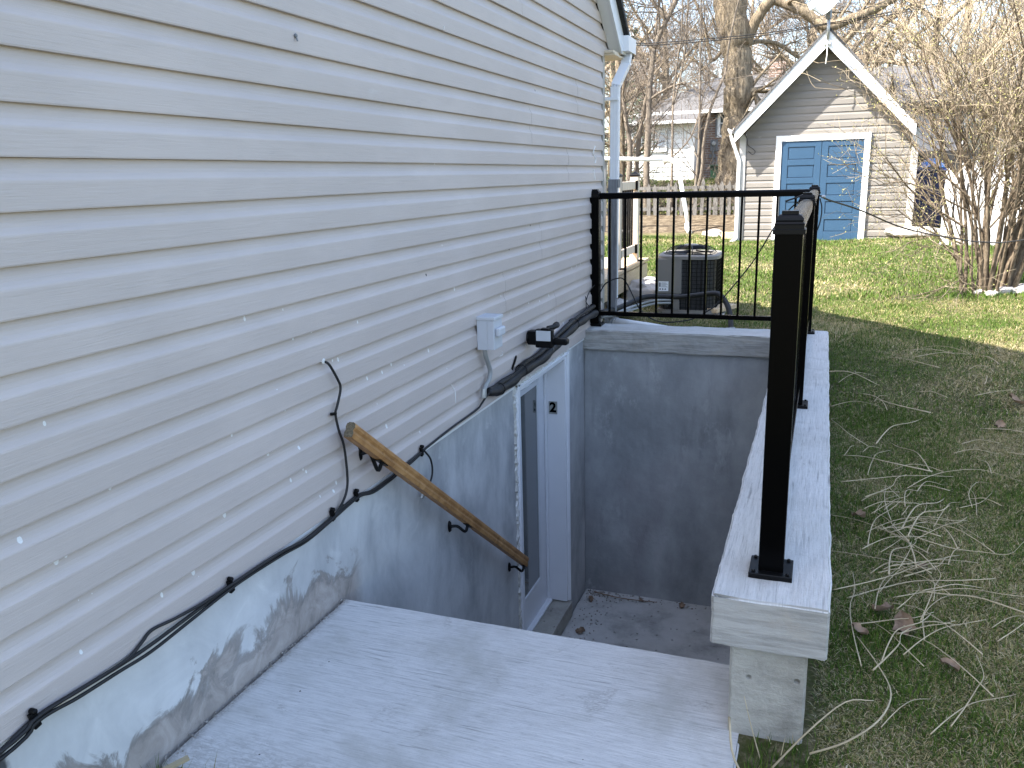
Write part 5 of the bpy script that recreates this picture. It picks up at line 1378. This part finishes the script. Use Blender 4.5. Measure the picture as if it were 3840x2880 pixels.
def blades(x0, x1, y0, y1, dens, hmin, hmax, wid, mask=None, straw=.45, flat=.6, free=False):
    n = int((x1 - x0) * (y1 - y0) * dens)
    x = RS.uniform(x0, x1, n); y = RS.uniform(y0, y1, n)
    ok = ~((x < 1.84) & (x > -8) & (y < 6.70) & (y > -3))
    ok &= ~((x < 1.88) & (y > 2.2) & (y < 6.74) & (RS.uniform(size=n) < .35))
    if free: ok[:] = True
    if mask is not None: ok &= mask(x, y)
    x, y = x[ok], y[ok]; n = len(x)
    if n == 0: return np.zeros((0, 3)), np.zeros((0,))
    patch = .55 * vnoise(x, y, .9, 1) + .3 * vnoise(x, y, 3.1, 2) + .15 * vnoise(x, y, 9, 3)
    green_in = .07 * ss(8.0, 10.5, y)
    p = RS.uniform(size=n)
    is_straw = p < np.clip(straw + (patch - .5) * 2.0 - green_in, .06, .94)
    tint = np.where(is_straw, RS.uniform(.56, 1.0, n), RS.uniform(.02, .50, n))
    h = RS.uniform(hmin, hmax, n) * (.7 + .7 * vnoise(x, y, 2.2, 5)); h[is_straw] *= 1.12
    a = RS.uniform(0, 6.283, n); lean = np.where(is_straw, RS.uniform(.75, 2.6, n), RS.uniform(.15, 1.2, n)) * flat
    dx, dy = np.cos(a), np.sin(a); w = wid * RS.uniform(.6, 1.3, n)
    lz = 1 / np.sqrt(1 + lean ** 2); lh = lean * lz
    z = ground_z(x, y) - .004
    P0 = np.stack([x, y, z], -1); D = np.stack([dx * lh, dy * lh, lz], -1); S = np.stack([-dy, dx, 0 * dx], -1)
    D2 = D.copy(); D2[:, 2] -= .45 * lean.clip(0, 1.6); D2 /= np.linalg.norm(D2, axis=1, keepdims=True)
    M = P0 + D * (h * .55)[:, None]; T = M + D2 * (h * .5)[:, None]
    M[:, 2] = np.maximum(M[:, 2], z + .006); T[:, 2] = np.maximum(T[:, 2], z + .004)
    V = np.stack([P0 - S * (w / 2)[:, None], P0 + S * (w / 2)[:, None], M + S * (w * .42)[:, None], M - S * (w * .42)[:, None], T], 1)
    return V, tint

sets = [blades(1.82, 4.0, 1.4, 5.2, 38000, .018, .042, .0027, lambda x, y: x < 2.35 + .42 * (y - 1.6), .82, 1.2),
        blades(-.25, 5.2, 5.2, 9.0, 11000, .020, .044, .0036, lambda x, y: x < 2.35 + .42 * (y - 1.6), .64, 1.15),
        blades(-3.2, 7.5, 9.0, 17.2, 2300, .022, .058, .0066, lambda x, y: ~((x > .28) & (x < 3.2) & (y > 15.95)) & ~((y > 16.6) & (x < .35)), .30, .9),
        blades(-6, 2, 19.3, 27, 500, .05, .10, .014, lambda x, y: y < 26.9, .40, .8),
        blades(1.66, 1.86, 1.3, 2.28, 7000, .03, .07, .0032, None, .4, .5, True),
        blades(-.01, .30, 1.30, 1.61, 6000, .03, .08, .0030, None, .4, .5, True)]

V = np.concatenate([a for a, _ in sets]); TT = np.concatenate([t_ for _, t_ in sets]); n = len(V)
idx = np.arange(n)[:, None] * 5
gb_ = B().add(V.reshape(-1, 3), {4: idx + np.array([[0, 1, 2, 3]]), 3: idx + np.array([[3, 2, 4]])})
go_ = stuff(gb_.build('grass', M_GRASS, tint=np.repeat(TT, 5))); tag(go_, 'patchy spring grass of green and straw blades', 'grass')

# ------------------------------------------------------------------ dry stalks, dead leaves and crumbs
rs_ = random.Random(23)
def stalk(pts, r, nm='dry_stalk'):
    b = B(); sp = spline(pts, 4); m = len(sp)
    b.tubes([(sp, [r * (1 - .55 * k / m) for k in range(m)])], 5)
    return b
STG = 'dry stalks strewn over the shaded lawn'
protos = []
for k in range(9):
    L = rs_.uniform(.16, .58); c = rs_.choice((-1, 1)) * rs_.choice((rs_.uniform(.0, .4), rs_.uniform(.2, .9))); c2 = c * rs_.uniform(-.6, 1.6)
    pts = [(-L / 2, 0, 0), (-L / 4, c * L * .16, .012), (0, c * L * .22, .020), (L / 4, c2 * L * .16, .012), (L / 2, c2 * L * .02 + rs_.uniform(-.05, .05), 0)]
    protos.append(stalk(pts, rs_.choice((rs_.uniform(.0016, .0024), rs_.uniform(.0020, .0034)))).build('dry_stalk', M_STRAW, base=(0, 0, 0), smooth=True))
used = set()
def put_stalk(x, y, a, k=None, dz=.02, tilt=None):
    k = rs_.randrange(len(protos)) if k is None else k
    o = protos[k] if k not in used else protos[k].copy()
    if k in used: C.objects.link(o)
    used.add(k)
    o.location = (x, y, float(ground_z(x, y)) + dz); o.rotation_euler = (rs_.uniform(-.35, .35), rs_.uniform(-.07, .07) if tilt is None else tilt, a)
    s_ = rs_.uniform(.75, 1.25); o.scale = (s_, s_ * rs_.choice((-1, 1)), 1)
    return o
heap = []
for k in range(64):                                     # loose heap beside the middle of the cap
    o = put_stalk(2.08 + abs(rs_.gauss(0, .17)), 3.45 + rs_.gauss(0, .38), rs_.choice((rs_.gauss(.8, .35), rs_.gauss(.9, .5), rs_.uniform(0, 3.14))), None, rs_.uniform(.02, .10), rs_.uniform(-.14, .14)); o.scale = (o.scale[0] * .8, o.scale[1], 1)
    tag(o, 'dry straw stalk in the loose heap beside the concrete cap', 'stalk', 'dry stalks heaped beside the concrete cap')
for k in range(64):
    while True:
        x, y = rs_.uniform(1.95, 4.0), rs_.uniform(2.1, 6.6)
        if x < 1.95 + .40 * (y - 1.4) and rs_.random() < (1.15 - abs(y - 4.0) / 3.6): break
    tag(put_stalk(x, y, rs_.uniform(0, 3.14)), 'single dry straw stalk lying on the shaded grass', 'stalk', STG)
def one(label, pts, r):
    q = [(x, y, float(ground_z(x, y)) + z) for x, y, z in pts]
    tag(stalk(q, r).build('dry_stalk', M_STRAW, base=q[0], smooth=True), label, 'stalk')
one('long dry stalk curling from the pier base up the grass', [(1.83, 2.24, .03), (1.93, 2.28, .06), (2.02, 2.38, .07), (2.06, 2.52, .06), (2.03, 2.66, .05), (1.97, 2.80, .05)], .0036)
one('long dry stalk arching from the slab edge across the pier foot', [(1.60, 2.24, .10), (1.63, 2.12, .06), (1.72, 2.02, .05), (1.86, 1.98, .06), (1.98, 2.05, .05)], .0040)
one('dry stalk leaning against the foot of the concrete pier', [(1.72, 2.16, .01), (1.82, 2.24, .10), (1.92, 2.34, .14), (2.0, 2.38, .13)], .0034)
one('thin dry stalk standing in front of the concrete pier', [(1.70, 2.20, .0), (1.665, 2.22, .10), (1.64, 2.24, .18)], .0022)
one('pale stalk on the grass at the bottom edge of the view', [(1.85, 2.02, .03), (1.90, 2.10, .04), (1.93, 2.20, .05)], .0042)
one('dry stalk poking out onto the far end of the cap', [(1.84, 5.62, .10), (2.0, 5.66, .09), (2.16, 5.6, .04)], .0036)
tag(B().bar((.03, 1.50, -.445), (.11, 1.635, -.432), .016, .010).build('wood_splinter', M_STRAW, base=(.07, 1.57, -.44)), 'pale wood splinter in the grass at the slab corner', 'wood chip')

def leaf_mesh(s, seed):
    rg_ = random.Random(seed); G = np.zeros((7, 5, 3))
    for i in range(7):
        u = i / 6; w = (math.sin(math.pi * min(1, u * .95 + .05)) ** .7) * s * .36 * (1 + .35 * math.sin(i * 2.6 + seed))
        for j in range(5):
            v = j / 2 - 1
            G[i, j] = ((u - .5) * s, v * w, .25 * s * v * v * rg_.uniform(.3, 1.2) + .10 * s * math.sin(u * 5 + seed) + rg_.uniform(-.02, .02) * s)
    return B().grid(G)
spots = [(2.06, 3.02, .085, 'curled brown leaf in the straw beside the cap'), (2.13, 2.93, .10, 'largest crumpled brown leaf beside the cap'), (1.98, 2.86, .06, 'small torn brown leaf against the cap side'),
         (2.22, 3.36, .06, 'brown leaf under the stalks beside the cap'), (2.0, 3.75, .07, 'brown leaf at the back of the straw heap'), (2.25, 2.75, .06, 'dark shrivelled leaf right of the pier'),
         (1.97, 1.99, .10, 'flat brown oak leaf at the bottom edge of the view'), (2.9, 5.4, .10, 'purplish dark leaf far out on the shaded grass'), (2.75, 5.0, .07, 'reddish leaf in the middle of the shaded grass'),
         (2.95, 4.5, .10, 'tan leaf standing on edge at the right of the lawn')]
for i, (x, y, s_, lb) in enumerate(spots):
    o = leaf_mesh(s_, i + 1).build('dead_leaf', M_LEAF, base=(0, 0, 0), smooth=True)
    o.location = (x, y, float(ground_z(x, y)) + .035); o.rotation_euler = (rs_.uniform(-.4, .4), rs_.uniform(-.4, .4), rs_.uniform(0, 6)); tag(o, lb, 'leaf')
for i, (x, y, s_, lb) in enumerate([(.10, 6.22, .07, 'dark leaf in the corner of the well floor'), (.16, 5.70, .08, 'curled dark leaf beside the door sill'), (.52, 6.33, .06, 'leaf at the foot of the far well wall, left one'),
                                    (.86, 6.34, .07, 'leaf at the foot of the far well wall, right one'), (.14, 5.55, .05, 'small dark leaf at the front of the door sill')]):
    o = leaf_mesh(s_, i + 31).build('dead_leaf', M_LEAF, base=(0, 0, 0), smooth=True)
    o.location = (x, y, -2.30); o.rotation_euler = (rs_.uniform(-.5, .5), rs_.uniform(-.5, .5), rs_.uniform(0, 6)); tag(o, lb, 'leaf')
for i, (pts, lb) in enumerate([([(.10, 6.36, -2.30), (.35, 6.30, -2.29), (.65, 6.34, -2.30)], 'thin dark twig along the foot of the far well wall'), ([(1.20, 4.80, -2.30), (1.35, 4.85, -2.27), (1.5, 4.80, -2.29)], 'dark twig on the well floor behind the slab')]):
    tag(stalk(pts, .006).build('twig', M_LEAF, base=pts[0]), lb, 'twig')
# a clump of straw thatch at the right
th_ = []
for k in range(420):
    x, y = 2.92 + rs_.gauss(0, .10), 3.62 + rs_.gauss(0, .13); a = rs_.gauss(.5, .35); L = rs_.uniform(.08, .2); z = float(ground_z(x, y)) + rs_.uniform(.0, .09) * math.exp(-((x - 2.92) ** 2 + (y - 3.62) ** 2) * 30)
    th_.append(([(x, y, z), (x + L * .5 * math.cos(a), y + L * .5 * math.sin(a), z + rs_.uniform(.01, .04)), (x + L * math.cos(a + .2), y + L * math.sin(a + .2), z - .005)], [.0017, .0015, .0008]))
tag(stuff(B().tubes(th_, 3, False).build('straw_clump', M_STRAW)), 'matted clump of fine straw at the right of the shaded lawn', 'straw')
# crumbs of mortar and grit along the slab joint, and in the well corner
cr_ = B()
for k in range(330):
    y = rs_.uniform(1.63, 2.67); x = .004 + abs(rs_.gauss(0, .012)); s_ = rs_.choice((.0012, .0015, .002, .0025, .004)) * rs_.uniform(.6, 1.2)
    cr_.lathe([(s_ * .5, 0), (s_, s_ * .5), (s_ * .6, s_ * 1.1)], (x, y, -.467), n=5)
for k in range(160):
    x = abs(rs_.gauss(0, .16)) + .03; y = 6.41 - abs(rs_.gauss(0, .06)); s_ = rs_.uniform(.003, .010)
    if rs_.random() < .5: x = rs_.uniform(.05, 1.5)
    cr_.lathe([(s_ * .5, 0), (s_, s_ * .5), (s_ * .6, s_ * 1.1)], (x, y, -2.316), n=5)
for k in range(70):
    x, y = rs_.uniform(.05, .3), rs_.uniform(5.3, 6.3); s_ = rs_.uniform(.003, .009)
    cr_.lathe([(s_ * .5, 0), (s_, s_ * .5), (s_ * .6, s_ * 1.1)], (x, y, -2.316), n=5)
tag(stuff(cr_.build('grit', M_DEBRIS)), 'crumbs of mortar and grit along the concrete joints', 'grit')
# dry brush tangled along the old picket fence
br_ = []; rg = random.Random(55)
for k in range(150):
    x = rg.uniform(-3.0, .2); y = 19.5 + rg.uniform(0, .8); p = Vector((x, y, float(ground_z(x, y)))); d = Vector((rg.gauss(0, .7), rg.gauss(0, .3), rg.uniform(.3, 1))).normalized()
    grow(br_, br_, p, d, rg.uniform(.4, .9), .008, 2, rg, .3, -.04, (0, 0, 4, 2), (.4, 1.1), 4, .003, None)
for k in range(70):
    x = -.50 + rg.gauss(0, .12); z = rg.uniform(.8, 2.1); p = Vector((x, 20.75, z)); d = Vector((rg.gauss(-.5, .5), rg.uniform(-.9, -.2), rg.uniform(-.2, .9))).normalized()
    grow(br_, br_, p, d, rg.uniform(.12, .35), .005, 3, rg, .3, .0, (0, 0, 0, 2), (.4, 1.0), 3, .003, None)
tag(stuff(B().tubes(br_, 3, False).build('dry_brush', M_TWIG)), 'tangle of dry brush along the old picket fence', 'brush')
